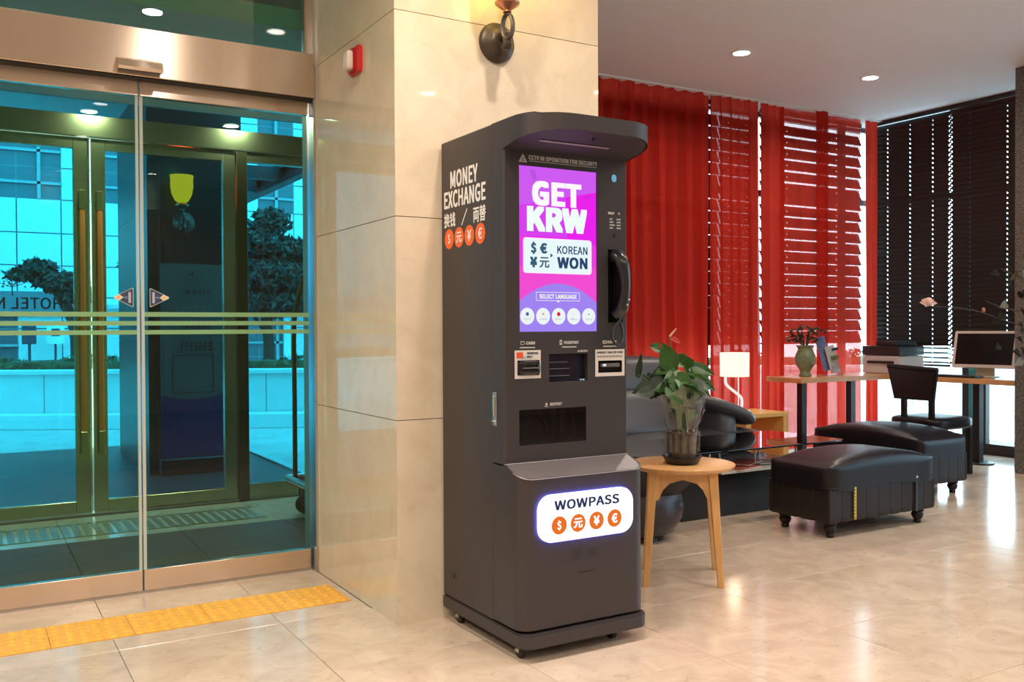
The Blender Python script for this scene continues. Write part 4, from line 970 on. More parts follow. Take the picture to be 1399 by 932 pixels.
# ================================================================ round side table and plant
TC = Vector((2.957, 3.411, 0)); TH = .552
st = thing('side_table', 'round pale wooden side table with splayed legs holding the plant', 'table', TC)
mk('table_top', lathe([(0, TH-.022), (.235, TH-.022), (.246, TH-.014), (.252, TH-.006), (.252, TH-.001), (.249, TH), (0, TH)], TC, 48), oak_m, st, True)
ft = [Vector((2.995, 3.183)), Vector((3.198, 3.44)), Vector((2.919, 3.639)), Vector((2.717, 3.382))]
c2 = Vector((2.957, 3.411))
for i, f in enumerate(ft):
    d = (f-c2); t = c2+d*.80; dd = d.normalized(); s = Vector((-dd.y, dd.x))
    if i >= 0:
        def cs(c, w1, w2, z, rot=.785):
            u = Vector((math.cos(rot)*dd.x-math.sin(rot)*dd.y, math.sin(rot)*dd.x+math.cos(rot)*dd.y)); v = Vector((-u.y, u.x))
            return [(c+u*w1*a+v*w2*b).to_3d()+Vector((0, 0, z)) for a, b in ((-1, -1), (1, -1), (1, 1), (-1, 1))]
        bm = bmesh.new(); A = [bm.verts.new(p) for p in cs(f, .0135, .0135, 0)]; Bv = [bm.verts.new(p) for p in cs(t, .021, .021, TH-.022)]
        bm.faces.new(A[::-1]); bm.faces.new(Bv)
        for k in range(4): bm.faces.new((A[k], A[(k+1) % 4], Bv[(k+1) % 4], Bv[k]))
        bmesh.ops.recalc_face_normals(bm, faces=bm.faces[:]); bmesh.ops.bevel(bm, geom=bm.edges[:], offset=.002, segments=1, affect='EDGES')
        mk('leg', bm, oakleg_m, st)
for i in range(4):
    a = c2+(ft[i]-c2)*.80; b = c2+(ft[(i+1) % 4]-c2)*.80; u = (b-a); L_ = u.length; u.normalize(); v = Vector((-u.y, u.x))*.009
    pr2 = [(0, 0), (L_, 0), (L_, -.135), (L_-.022, -.135), (L_-.045, -.085), (L_-.075, -.055), (L_/2, -.038), (.075, -.055), (.045, -.085), (.022, -.135), (0, -.135)]
    bm = bmesh.new()
    F_ = [bm.verts.new((a.x+u.x*p+v.x, a.y+u.y*p+v.y, TH-.022+q)) for p, q in pr2]; K_ = [bm.verts.new((a.x+u.x*p-v.x, a.y+u.y*p-v.y, TH-.022+q)) for p, q in pr2]
    bm.faces.new(F_); bm.faces.new(K_[::-1]); n = len(F_)
    for k in range(n): bm.faces.new((F_[k], K_[k], K_[(k+1) % n], F_[(k+1) % n]))
    bmesh.ops.recalc_face_normals(bm, faces=bm.faces[:]); mk('apron', bm, oakleg_m, st)
PC = Vector((2.945, 3.392, TH))
pp = thing('potted_anthurium', 'leafy green anthurium in a clear wrapped pot on the round table', 'plant', PC)
mk('saucer', lathe([(0, 0), (.068, 0), (.080, .010), (.090, .032), (.094, .034), (.094, .040), (.086, .040), (.074, .012), (0, .012)], PC, 36), P('saucer_black', (.01, .01, .013), .3), pp, True)
mk('pot', lathe([(0, .012), (.062, .012), (.066, .03), (.074, .145), (.078, .148), (.078, .156), (.070, .156), (.068, .14), (0, .135)], PC, 32), pot_m, pp, True)
mk('soil', lathe([(0, .150), (.04, .152), (.069, .142)], PC, 16), soil_m, pp, True)
random.seed(9)
def ruffle(prof, n=44, amp=.010):
    bm = bmesh.new(); rings = []
    for i, (r, h_) in enumerate(prof):
        k = i/(len(prof)-1)
        rings.append([bm.verts.new((PC.x+(r+amp*k*math.sin(7*t*2*PI/n+i*.3)+amp*.6*math.sin(13*t*2*PI/n+i))*math.cos(2*PI*t/n), PC.y+(r+amp*k*math.sin(7*t*2*PI/n+i*.3)+amp*.6*math.sin(13*t*2*PI/n+i))*math.sin(2*PI*t/n), PC.z+h_+.022*k*math.sin(5*t*2*PI/n))) for t in range(n)])
    for i in range(len(rings)-1):
        for t in range(n): bm.faces.new((rings[i][t], rings[i][(t+1) % n], rings[i+1][(t+1) % n], rings[i+1][t]))
    return bm
mk('cellophane_wrap', ruffle([(.079, .06), (.082, .15), (.068, .165), (.082, .20), (.098, .25), (.102, .29), (.118, .335), (.135, .355)]), wrap_m, pp, True)
LEAVES = [([2.891, 3.407, 1.019], [2.846, 3.411, 1.131], 0.091),([2.854, 3.453, 1.102], [2.805, 3.459, 1.117], 0.049),([2.909, 3.36, 0.951], [2.859, 3.365, 0.867], 0.091),([2.978, 3.413, 1.017], [3.004, 3.375, 1.045], 0.105),([2.986, 3.396, 0.982], [3.056, 3.331, 0.948], 0.105),([2.874, 3.346, 0.97], [2.904, 3.303, 0.869], 0.098),([2.96, 3.341, 0.95], [3.002, 3.292, 0.882], 0.091),([2.831, 3.347, 0.92], [2.876, 3.296, 0.846], 0.084),([2.848, 3.419, 0.95], [2.783, 3.433, 0.866], 0.084),([2.783, 3.422, 0.918], [2.693, 3.451, 0.896], 0.077),([2.823, 3.504, 0.965], [2.851, 3.462, 0.861], 0.063),([3.005, 3.418, 0.91], [3.058, 3.363, 0.858], 0.077),([3.044, 3.409, 1.015], [3.115, 3.343, 0.973], 0.049),([2.961, 3.447, 1.051], [2.993, 3.404, 1.017], 0.077),([2.882, 3.434, 0.966], [2.915, 3.392, 1.019], 0.084),([2.921, 3.375, 0.881], [2.961, 3.327, 0.827], 0.07),([2.768, 3.502, 0.977], [2.769, 3.48, 1.082], 0.028)]
def leaf_bm(b, t, w_, nrm, curl=.12):
    b, t = Vector(b), Vector(t); d = t-b; L_ = d.length; d.normalize(); s = d.cross(nrm).normalized(); nn = s.cross(d)
    prof = [(-.16, .30), (-.10, .62), (.05, .92), (.22, 1.0), (.42, .90), (.62, .66), (.80, .36), (.93, .12), (1.0, 0)]
    bm = bmesh.new(); rows = []
    for (u, k) in prof:
        c = b+d*(L_*max(u, 0))-nn*(L_*curl*max(u, 0)**2)
        wv = w_/2*k; back = d*(L_*min(u, 0))
        mid = bm.verts.new(c-nn*.004)
        rows.append((bm.verts.new(c+back-s*wv+nn*.10*wv), bm.verts.new(c+back*.8-s*wv*.5+nn*.02*wv), mid if u >= 0 else mid, bm.verts.new(c+back*.8+s*wv*.5+nn*.02*wv), bm.verts.new(c+back+s*wv+nn*.10*wv)))
    for i in range(len(rows)-1):
        for k in range(4):
            bm.faces.new((rows[i][k], rows[i][k+1], rows[i+1][k+1], rows[i+1][k]))
    bmesh.ops.remove_doubles(bm, verts=bm.verts, dist=1e-5)
    return bm
for i, (b, t, w_) in enumerate(LEAVES):
    nrm = (Vector((-.50, -.80, .45+random.uniform(-.3, .3)))+Vector((random.uniform(-.4, .4), random.uniform(-.3, .3), 0))).normalized()
    mt = (leaf_m, leaf_m, leafd_m, leaf_m, leaf_m, leaf_m, leaf_m, leaf_m, leafd_m, leafd_m, leafd_m, leafd_m, leaf_m, leaf_m, leaf_m, leaf_m, leafd_m)[i]
    bb = leaf_bm(b, t, w_*1.15, nrm); lf = mk('leaf', bb, mt, pp, True)
    root = PC+Vector((random.uniform(-.02, .02), random.uniform(-.02, .02), .15))
    mid = (root+Vector(b))/2+Vector(((b[0]-PC.x)*-.2, (b[1]-PC.y)*-.2, .03))
    mk('stem', tube([root, mid, Vector(b)], .0028, 6, smooth=4), stem_m, pp, True)
for k in range(20):      # filling leaves in the crown
    a = random.uniform(0, 2*PI); r = random.uniform(.03, .09)
    b = PC+Vector((r*math.cos(a), r*math.sin(a), random.uniform(.34, .46))); t = b+Vector((.09*math.cos(a), .09*math.sin(a), random.uniform(-.07, .01)))
    mk('leaf', leaf_bm(b, t, random.uniform(.06, .085), Vector((-.4+random.uniform(-.3, .3), -.7, .7)).normalized()), (leaf_m, leafd_m, leaf_m)[k % 3], pp, True)
for k in range(10):      # small leaves packed inside the wrap
    a = random.uniform(0, 2*PI); r = random.uniform(.02, .07); z = random.uniform(.20, .34)
    b = PC+Vector((r*math.cos(a), r*math.sin(a), z)); t = b+Vector((.05*math.cos(a), .05*math.sin(a), random.uniform(-.03, .06)))
    mk('inner_leaf', leaf_bm(b, t, .06, Vector((-.5, -.8, .3)).normalized()), leafl_m if k % 3 == 0 else leaf_m, pp, True)
mk('spathe', leaf_bm((2.915, 3.425, 1.150), (2.945, 3.400, 1.130), .026, Vector((-.4, -.7, .6)).normalized()), P('spathe_red', (.45, .03, .03), .3), pp, True)
mk('spadix', tube([(2.899, 3.427, 1.158), (2.912, 3.42, 1.177), (2.927, 3.411, 1.197)], [.0055, .0045, .0025], 8), P('spadix_peach', (.75, .42, .30), .4), pp, True)
mk('stem', tube([PC+Vector((0, 0, .15)), PC+Vector((-.02, .02, .4)), (2.899, 3.427, 1.158)], .0028, 6, smooth=4), stem_m, pp, True)

# ================================================================ ottomans
def ottoman(label, x0, x1, y0, y1, zt, long_axis, strap, seed):
    t = thing('storage_ottoman', label, 'ottoman', ((x0+x1)/2, (y0+y1)/2, 0), 'black leather ottomans')
    zb = .09; zs_ = .285
    mk('base_box', B((x0+.012, x1-.012, y0+.012, y1-.012, zb, zs_), bev=.008, seg=2), leatherb_m, t)
    # upholstered channels round the box
    nx = max(3, round((x1-x0)/.105)); ny = max(3, round((y1-y0)/.105))
    for side in ('f', 'b'):
        for i in range(nx):
            a = x0+(x1-x0)*i/nx; b = x0+(x1-x0)*(i+1)/nx; yy = y0+.010 if side == 'f' else y1-.010
            mk('side_channel', cushion(a-.001, b+.001, yy-.008, yy+.008, zb+.001, zs_+.004, 12, 4), leatherb_m, t, True)
    for side in ('l', 'r'):
        for i in range(ny):
            a = y0+(y1-y0)*i/ny; b = y0+(y1-y0)*(i+1)/ny; xx = x0+.010 if side == 'l' else x1-.010
            mk('side_channel', cushion(xx-.008, xx+.008, a-.001, b+.001, zb+.001, zs_+.004, 12, 4), leatherb_m, t, True)
    Lx = long_axis == 'x'
    def shp(u):
        if u.z > 0:
            k = (u.x if Lx else u.y)
            return Vector((0, 0, .045*(1-k*k)*u.z+.004*math.sin(k*9)*(1-abs(u.z))))
        return Vector((0, 0, .012*math.sin((u.x if Lx else u.y)*5)*0))
    bm = bmesh.new(); bmesh.ops.create_cube(bm, size=2); bmesh.ops.subdivide_edges(bm, edges=bm.edges[:], cuts=22, use_grid_fill=True)
    cX, cY, hX, hY = (x0+x1)/2, (y0+y1)/2, (x1-x0)/2+.010, (y1-y0)/2+.010; z_lo, z_mid, z_hi = zs_-.012, zs_+.055, zt-.035
    for v in bm.verts:
        q = v.co.copy(); k2 = (abs(q.x)**12+abs(q.y)**12)**(1/12); p2 = max(abs(q.x), abs(q.y), 1e-6)
        ux, uy = q.x*p2/k2 if k2 > 1e-6 else 0, q.y*p2/k2 if k2 > 1e-6 else 0
        a_ = (ux if Lx else uy)
        if q.z <= 0: v.co = Vector((cX+hX*ux, cY+hY*uy, z_mid+(z_mid-z_lo)*q.z + .010*math.sin(a_*5+seed)*(-q.z)*(abs(q.z) > .5)))
        else:
            m_ = max(abs(ux), abs(uy)); sh_ = 1-.13*(q.z**2.5) if m_ > .98 else 1
            kk_ = (m_**5+q.z**5)**.2; ux, uy, uz = ux/max(kk_, 1), uy/max(kk_, 1), q.z/max(kk_, 1)
            v.co = Vector((cX+hX*ux, cY+hY*uy, z_mid+(z_hi-z_mid)*uz+.045*(1-a_*a_)*uz))
    mk('lid', bm, leather_m, t, True)
    if 0: mk('lid', cushion(x0-.010, x1+.010, y0-.010, y1+.010, zs_-.012, zt-.03, 10, 18, pz=3.2, shape=shp), leather_m, t, True)
    mk('lid_piping', tube([(a, b, zs_+.004) for a, b in rrect(x0-.004, x1+.004, y0-.004, y1+.004, .03, 4)]+[(x0-.004+.03-.03, y0+.026, zs_+.004)], .005, 6), leatherb_m, t, True)
    for (a, b) in ((x0+.075, y0+.06), (x1-.085, y0+.06), (x0+.075, y1-.06), (x1-.085, y1-.06)):
        mk('foot', lathe([(0, 0), (.020, 0), (.024, .012), (.020, .020), (.027, .028), (.036, .048), (.034, .060), (.030, .066), (.038, .074), (.038, zb+.004), (0, zb+.004)], (a, b, 0), 20), leatherb_m, t, True)
    if strap:
        yy = y0-.006
        s = mk('yellow_tape', B((4.368, 4.384, yy-.004, yy, zb+.01, zs_+.0)), P('tape_yellow', (.62, .45, .03), .5), t)
        for k in range(9): mk('tape_tick', B((4.368, 4.378, yy-.0048, yy-.004, zb+.018+k*.02, zb+.023+k*.02)), black_m, s)
        mk('lid_strap', B((4.915, 4.935, yy-.004, yy, zb+.0, zs_+.03)), black_m, t); mk('strap_stud', lathe([(0, -.006), (.006, -.005), (.008, 0)], (4.925, yy-.004, zs_+.012), 10, 'y'), chrome_m, t)
    return t
ottoman('black leather storage ottoman with yellow tape on its side, nearest the camera', 4.17, 5.11, 3.565, 4.02, .46, 'x', True, 1)
ottoman('long black leather ottoman behind the taped one, before the desk chair', 5.68, 6.22, 4.08, 5.02, .47, 'y', False, 2)

# ================================================================ coffee table
ct = thing('coffee_table', 'low coffee table with dark glass top on a black base', 'coffee table', (4.3, 4.7, 0))
mk('table_top', prism(rrect(3.45, 5.20, 4.30, 4.99, .05, 5), .418, .430, bev=.002), tgl_m, ct)
mk('base_block', B((3.80, 4.60, 4.38, 4.85, 0, .265), bev=.004), P('base_black', (.015, .015, .018), .4, bump=.3, bscale=40), ct)
mk('shelf', B((4.05, 4.95, 4.30, 4.85, .285, .297), bev=.002), P('shelf_glass', (.45, .47, .45), .15), ct)
mk('shelf_edge', B((4.05, 4.95, 4.296, 4.30, .284, .298)), P('shelf_edge', (.5, .5, .48), .2), ct)
for x in (4.10, 4.50, 4.88):
    for y in (4.46, 4.80): mk('post', lathe([(0, .297), (.011, .297), (.011, .30), (.007, .302), (.007, .412), (.012, .414), (.012, .418), (0, .418)], (x, y, 0), 14), chrome_m, ct, True)
for x in (4.70, 4.90): mk('leg', B((x-.02, x+.02, 4.70, 4.78, 0, .284)), dmetal_m, ct)
mg_c = [(.42, .10, .07), (.62, .58, .52), (.55, .12, .08)]
for i, (x, y, a, c, lb) in enumerate(((4.30, 4.36, .25, 0, 'red covered magazine lying folded on the glass shelf end'), (4.62, 4.42, -.15, 1, 'cream magazine on the lower glass shelf, nearest the ottoman'), (4.44, 4.46, .5, 2, 'open red magazine lying in the middle of the lower shelf'))):
    m_ = thing('magazine', lb, 'magazine', (x, y, .297), 'magazines on the coffee table shelf')
    bm = B((x-.14, x+.14, y-.05, y+.12, .2972+.006*i, .302+.006*i), bev=.001); rz(bm, a, (x, y, 0)); mk('pages', bm, P('paper', (.65, .62, .58), .6), m_)
    bm = B((x-.14, x+.14, y-.05, y+.12, .3021+.006*i, .3031+.006*i)); rz(bm, a, (x, y, 0)); mk('cover', bm, P('cover%d' % i, mg_c[c], .35, noise=.5, nscale=14), m_)

# ================================================================ sofa
sf = thing('leather_sofa', 'dark grey leather sofa with winged arm in front of the red curtain', 'sofa', (4.2, 5.5, 0))
mk('base', B((3.10, 5.15, 5.12, 5.95, .09, .26), bev=.03, seg=3), sofa_m, sf)
for x0, x1 in ((2.95, 3.92), (3.93, 4.92)):
    mk('seat_cushion', cushion(x0, x1+.04, 5.04, 5.60, .235, .41, 4, 12, shape=lambda u: Vector((0, 0, .02*(1-u.x**2)*max(u.z, 0)))), sofa_m, sf, True)
    mk('back_cushion', cushion(x0, x1, 5.42, 5.82, .38, .76, 4, 12, shape=lambda u: Vector((0, .10*u.z, 0))), sofa_m, sf, True)
    mk('headrest', cushion(x0+.02, x1-.10, 5.56, 5.80, .70, .985, 3.5, 12, shape=lambda u: Vector((0, .05*u.z, 0))), sofa_m, sf, True)
mk('back_frame', B((3.0, 4.95, 5.80, 5.95, .2, .78), bev=.04, seg=3), sofa_m, sf)
# winged arm: pad that slopes down outward, and the arm body beneath
def wing(u): return Vector((0, 0, -.105*(u.x+1)/1 + .02*(1-u.x*u.x)))
mk('arm_pad', cushion(4.62, 5.22, 5.03, 5.76, .62, .735, 3.0, 14, shape=wing), sofa_m, sf, True)
mk('arm_body', cushion(4.70, 5.36, 5.05, 5.75, .31, .46, 3.0, 12, shape=lambda u: Vector((0, 0, -.02*(u.x+1)))), sofa_m, sf, True)
mk('arm_inner', cushion(4.80, 5.00, 5.10, 5.75, .25, .62, 4, 10), sofa_m, sf, True)
mk('arm_pad', cushion(2.80, 3.15, 4.98, 5.75, .45, .66, 3.4, 10), sofa_m, sf, True)
mk('piping', tube([(3.98, 5.50, .40), (3.985, 5.44, .50), (3.985, 5.435, .60), (3.96, 5.46, .70), (3.90, 5.52, .76)], .007, 6, smooth=5), piping_m, sf, True)
for (x, y) in ((3.2, 5.18), (5.05, 5.18), (3.2, 5.88), (5.05, 5.88)): mk('foot', lathe([(0, 0), (.02, 0), (.025, .09), (0, .09)], (x, y, 0), 12), chrome_m, sf)

# yellow side table, lamp
yt = thing('lamp_table', 'yellow wooden waterfall side table at the end of the sofa', 'side table', (5.70, 5.72, 0))
mk('table_top', B((5.47, 5.96, 5.52, 5.92, .455, .49), bev=.003), yellow_m, yt)
for x in (5.47, 5.90): mk('side_panel', B((x, x+.06, 5.52, 5.92, 0, .455), bev=.003), yellow_m, yt)
lm = thing('table_lamp', 'lit table lamp with white drum shade on a curved white stand', 'lamp', (5.62, 5.76, .49))
bs = lathe([(.118, .79), (.120, .79), (.122, .99), (.120, .99), (.118, .80)], (5.567, 5.75, 0), 36, cap=False)
mk('lamp_shade', bs, E('shade_white', (1.0, .86, .66), 1.5), lm, True)
mk('shade_diffuser', lathe([(0, .80), (.118, .80)], (5.567, 5.75, 0), 30), E('shade_white', (1.0, .86, .66), 1.5), lm)
wp = P('lamp_white', (.78, .68, .60), .35)
mk('stand', tube([(5.455, 5.74, .795), (5.455, 5.74, .75), (5.475, 5.74, .715), (5.555, 5.745, .665), (5.63, 5.75, .62), (5.655, 5.755, .58), (5.655, 5.76, .50)], .012, 10, smooth=5), wp, lm, True)
mk('rod', tube([(5.640, 5.78, .50), (5.640, 5.78, .80)], .005, 8), wp, lm)
mk('foot', lathe([(0, .4905), (.075, .4905), (.075, .500), (.02, .506), (0, .506)], (5.65, 5.76, 0), 28), wp, lm, True)
ld = bpy.data.lights.new('lamp_bulb', 'POINT'); ld.energy = 3; ld.color = (1, .75, .5); ld.shadow_soft_size = .05
lo = bpy.data.objects.new('bulb', ld); link(lo); lo.parent = lm; lo.location = (-.05, 0, .56)

# tub chair behind the side table
tb = thing('tub_chair', 'rounded dark leather tub chair seen behind the round wooden table', 'armchair', (3.36, 4.28, 0))
tm = P('plum_black_leather', (.030, .024, .036), .34, bump=.2, bscale=120)
mk('seat_base', lathe([(0, .02), (.16, .02), (.225, .05), (.272, .12), (.285, .19), (.27, .26), (.22, .32), (.12, .34), (0, .34)], (3.30, 4.22, 0), 40), tm, tb, True)
mk('plinth', lathe([(0, 0), (.17, 0), (.17, .022), (0, .022)], (3.30, 4.22, 0), 32), black_m, tb)
bm = bmesh.new(); rows = []
tg_m = P('taupe_leather', (.060, .050, .055), .42, bump=.2, bscale=120)
for j in range(9):
    v = j/8; row = []
    for i in range(29):
        a = math.radians(-70+i*(330-110)/28)          # shell open toward +x/+y side
        a = math.radians(150+i*7.6)
        zb_ = .16+.0*v; zt_ = .44+.02*math.cos(a)
        z = .20+(zt_-.20)*v; r = .20+.17*math.sin(v*PI*.5)
        row.append(bm.verts.new((3.33+r*math.cos(a), 4.24+r*math.sin(a), z)))
    rows.append(row)
for j in range(8):
    for i in range(28): bm.faces.new((rows[j][i], rows[j][i+1], rows[j+1][i+1], rows[j+1][i]))
r = bmesh.ops.solidify(bm, geom=bm.faces[:], thickness=.05)
mk('shell', bm, tg_m, tb, True)

# ================================================================ L-shaped desk
dk = thing('corner_desk', 'L-shaped wooden counter desk along the curtain and the blinds', 'desk', (7.4, 5.6, 0))
DZ = .745
mk('desk_top', B((6.40, 8.06, 5.78, 6.20, DZ-.045, DZ), bev=.003), desk_m, dk)
mk('desk_top', B((7.55, 8.06, 4.45, 5.778, DZ-.045, DZ), bev=.003), desk_m, dk)
for (x, y) in ((6.47, 5.84), (7.12, 5.84), (7.64, 4.91)):
    mk('leg', B((x-.03, x+.03, y-.03, y+.03, .012, DZ-.045)), dmetal_m, dk); mk('leg_plate', prism(circ(x, y, .13, 28), 0, .012) if y < 5 else B((x-.1, x+.1, y-.1, y+.1, 0, .012)), dmetal_m, dk)
vs = thing('ceramic_vase', 'green glazed ceramic vase with dark leafy sprigs on the desk', 'vase', (6.67, 5.98, DZ))
mk('vase_body', lathe([(0, 0), (.052, 0), (.058, .012), (.046, .04), (.050, .06), (.078, .10), (.092, .15), (.088, .20), (.070, .235), (.066, .26), (.082, .285), (.078, .287), (.062, .262), (.0, .24)], (6.67, 5.98, DZ), 32), vase_m, vs, True)
for s in (-1, 1): mk('handle', tube([(6.67+s*.068, 5.98, DZ+.245), (6.67+s*.095, 5.98, DZ+.235), (6.67+s*.10, 5.98, DZ+.20), (6.67+s*.088, 5.98, DZ+.17)], .008, 8, smooth=4), vase_m, vs, True)
random.seed(4)
for k in range(13):
    a = random.uniform(0, 2*PI); R_ = random.uniform(.08, .24); h_ = random.uniform(.10, .22)
    p0 = Vector((6.67, 5.98, DZ+.24)); p1 = p0+Vector((R_*.5*math.cos(a), R_*.35*math.sin(a), h_)); p2 = p0+Vector((R_*math.cos(a), R_*.6*math.sin(a), h_*.85))
    sp_ = mk('sprig', tube([p0, p1, p2], .004, 5, smooth=4), leafd_m, vs)
    for q in range(4):
        c = p1.lerp(p2, q/3); mk('sprig_leaf', leaf_bm(c, c+Vector((random.uniform(-.06, .06), random.uniform(-.04, .04), random.uniform(-.03, .06))), .022, Vector((-.5, -.8, .2)).normalized()), P('dark_sprig', (.05, .03, .02), .5), sp_)
br = thing('brochure_stand', 'leaning clear stand holding two printed brochures on the desk', 'brochure holder', (7.08, 5.98, DZ))
def card(x, w_, z0, z1, y, lean, mat, name, par):
    bm = B((x-w_/2, x+w_/2, y, y+.006, 0, z1-z0)); xf(bm, Matrix.Translation((0, 0, z0)) @ Matrix.Translation((x, y, 0)) @ Matrix.Rotation(-.20, 4, 'X') @ Matrix.Rotation(lean, 4, 'Y') @ Matrix.Translation((-x, -y, 0))); return mk(name, bm, mat, par)
card(7.00, .13, DZ+.05, DZ+.375, 5.99, -.16, P('brochure_blue', (.16, .20, .40), .4, noise=.3, nscale=12), 'back_brochure', br)
fb = card(7.06, .13, DZ+.03, DZ+.285, 5.955, -.16, P('brochure_white', (.55, .54, .52), .4), 'front_brochure', br)
card(7.05, .10, DZ+.15, DZ+.19, 5.952, -.16, P('brochure_photo', (.14, .15, .08), .4, noise=.5, nscale=30), 'brochure_photo', fb)
card(7.06, .10, DZ+.06, DZ+.10, 5.952, -.16, P('brochure_grey', (.3, .3, .32), .4, noise=.5, nscale=40), 'brochure_text', fb)
Mx = Matrix.Translation((7.075, 5.952-.004, DZ+.268)) @ FR['-y']
card(7.045, .085, DZ+.235, DZ+.262, 5.952, -.16, ink_m, 'brochure_title', fb)
mk('holder', B((6.96, 7.12, 5.925, 6.04, DZ, DZ+.008), (6.96, 7.12, 5.925, 5.929, DZ, DZ+.05)), GLASS('acrylic', (.85, .88, .9), 1.45), br)
pn = thing('desk_printer', 'white and black office printer on the desk corner', 'printer', (7.85, 5.93, DZ))
px0, px1, py0, py1 = 7.66, 8.03, 5.72, 6.14
mk('body', B((px0, px1, py0, py1, DZ+.002, DZ+.175), bev=.012, seg=2), P('printer_white', (.50, .48, .48), .4), pn)
mk('scanner_lid', B((px0-.005, px1, py0-.005, py1+.005, DZ+.178, DZ+.27), bev=.012, seg=2), P('printer_black', (.02, .02, .024), .3), pn)
mk('paper_feeder', B((px0+.04, px1-.04, py0+.05, py1-.12, DZ+.27, DZ+.315), bev=.015, seg=2), P('printer_black', (.02, .02, .024), .3), pn)
mk('output_tray', B((px0-.012, px0+.01, py0+.06, py1-.06, DZ+.10, DZ+.125)), P('printer_black', (.02, .02, .024), .3), pn)
# monitor seen from its screen side, turned toward the seat
mn = thing('desktop_computer', 'white framed all-in-one computer with blank dark screen on the desk', 'computer', (7.82, 4.98, DZ))
MB_ = Matrix.Translation((7.80, 4.97, DZ)) @ Matrix.Rotation(math.radians(-80), 4, 'Z') @ Matrix.Translation((0, 0, .085)) @ Matrix.Rotation(math.radians(-14), 4, 'X')
mk('frame', xf(prism(rrect(-.27, .27, 0, .335, .012, 4), -.012, .02, 'y'), MB_), P('bezel_white', (.62, .52, .50), .35), mn)
mk('display', xf(prism([(-.245, .028), (.245, .028), (.245, .312), (-.245, .312)], -.0135, -.0125, 'y'), MB_), P('display_black', (.012, .010, .012), .12), mn)
mk('stand', xf(prism([(-.08, 0), (.08, 0), (.08, .12), (-.08, .12)], .05, .06, 'y'), Matrix.Translation((7.80, 4.97, DZ)) @ Matrix.Rotation(math.radians(-80), 4, 'Z')), P('stand_cream', (.50, .44, .32), .4), mn)
mk('foot', rz(B((7.72, 7.92, 4.87, 5.07, DZ, DZ+.012), bev=.004), .15, (7.82, 4.97, 0)), P('stand_cream', (.50, .44, .32), .4), mn)
kb = thing('keyboard', 'thin black keyboard on the desk before the computer', 'keyboard', (7.64, 5.10, DZ))
mk('case', B((7.58, 7.71, 4.90, 5.30, DZ+.001, DZ+.016), bev=.003), black_m, kb)
for r_ in range(4): mk('key_row', B((7.590+r_*.028, 7.612+r_*.028, 4.91, 5.29, DZ+.016, DZ+.022)), P('key_grey', (.04, .04, .045), .5), kb)
# dining-style chair facing the right desk
ch = thing('desk_chair', 'black leather dining chair tucked toward the right desk', 'chair', (6.8, 4.8, 0))
bx0 = 6.58
bm = prism([(4.585, .845), (5.035, .87), (4.97, .61), (4.615, .61)], bx0, bx0+.045, 'x', bev=.008); mk('backrest', bm, leather_m, ch)
mk('back_roll', tube([(bx0+.02, 4.585, .855), (bx0+.02, 5.035, .875)], .020, 10), leather_m, ch, True)
for y in (4.635, 4.885): mk('back_post', B((bx0+.005, bx0+.040, y-.018, y+.018, .42, .63)), dmetal_m, ch)
mk('seat', cushion(bx0-.02, 7.08, 4.55, 5.03, .37, .475, 5, 10), leather_m, ch, True)
for x in (bx0+.01, 7.04):
    for y in (4.60, 4.98): mk('leg', prism([(x-.018, y-.018), (x+.018, y-.018), (x+.018, y+.018), (x-.018, y+.018)], 0, .40), dmetal_m, ch)
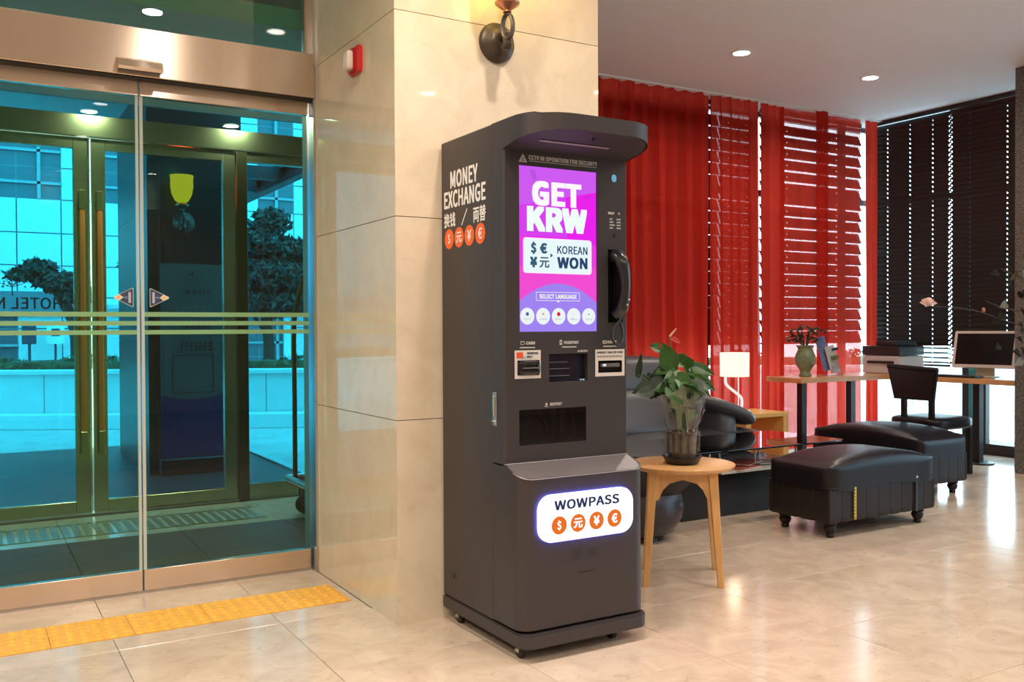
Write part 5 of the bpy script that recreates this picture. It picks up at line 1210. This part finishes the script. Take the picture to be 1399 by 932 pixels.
# tall magnolia arrangement at the right edge, only its branches reach into view
mgt = thing('magnolia_plant', 'dark leafy magnolia plant with pink flower reaching in from the right', 'plant', (5.60, 3.45, 0))
fx = Vector((5.0, 3.535, 1.347))
mk('planter', lathe([(0, 0), (.14, 0), (.17, .05), (.19, .35), (.20, .42), (.18, .42), (.16, .36), (0, .36)], (6.35, 3.0, 0), 28), P('planter_dark', (.03, .03, .03), .3), mgt, True)
bark = P('magnolia_bark', (.045, .030, .022), .7)
mk('trunk', tube([(6.35, 3.0, .36), (6.3, 3.05, .8), (6.12, 3.2, 1.2), (5.96, 3.40, 1.6)], [.02, .016, .012, .008], 8, smooth=4), bark, mgt, True)
mk('branch', tube([(6.15, 3.17, 1.15), (5.85, 3.44, 1.20), (5.4, 3.50, 1.30), (5.02, 3.535, 1.325)], [.006, .004, .003, .0018], 6, smooth=4), bark, mgt, True)
mk('branch', tube([(6.08, 3.23, 1.28), (5.75, 3.45, 1.30), (5.52, 3.50, 1.36)], [.007, .005, .0025], 6, smooth=4), bark, mgt, True)
mk('branch', tube([(6.03, 3.32, 1.44), (5.80, 3.42, 1.50), (5.62, 3.46, 1.56)], [.006, .004, .0025], 6, smooth=4), bark, mgt, True)
for (a, e, l_) in ((2.6, -.1, .055), (3.3, .25, .06), (-.3, .1, .055), (1.2, -.4, .05), (4.2, -.5, .045), (.6, .3, .04)):
    dv_ = Vector((.86*math.cos(a), -.5*math.cos(a), math.sin(a)*.6+e*.2)); t_ = fx+dv_*l_
    mk('petal', leaf_bm(fx-dv_*.012, t_, .045, Vector((-.5, -.85, .1)).normalized(), -.2), P('magnolia_petal', (.62, .34, .32), .5, c2=(.68, .55, .48), nscale=30), mgt, True)
mk('bud', cushion(fx.x-.02, fx.x+.03, fx.y-.02, fx.y+.02, fx.z-.02, fx.z+.028, 2.4, 5), P('magnolia_petal', (.62, .34, .32), .5), mgt, True)
bud2 = Vector((5.50, 3.50, 1.30)); mk('bud', cushion(bud2.x-.010, bud2.x+.010, bud2.y-.01, bud2.y+.01, bud2.z-.016, bud2.z+.018, 2.2, 4), P('bud_pink', (.45, .12, .14), .5), mgt, True)
random.seed(21)
for k in range(40):
    b = Vector((random.uniform(5.56, 6.05), random.uniform(3.3, 3.5), random.uniform(.98, 1.55))); a = random.uniform(2.2, 4.6)
    t_ = b+Vector((.12*math.cos(a), -.04, random.uniform(-.05, .08)))
    mk('plant_leaf', leaf_bm(b, t_, .05, Vector((random.uniform(-.7, .2), -.8, .3)).normalized()), P('magnolia_leaf', (.012, .011, .008), .95, spec=.1, c2=(.03, .026, .016), nscale=8) if k % 6 else P('leaf_tan', (.10, .075, .025), .6), mgt, True)
print('tiles', nt, 'objects', len(bpy.data.objects))
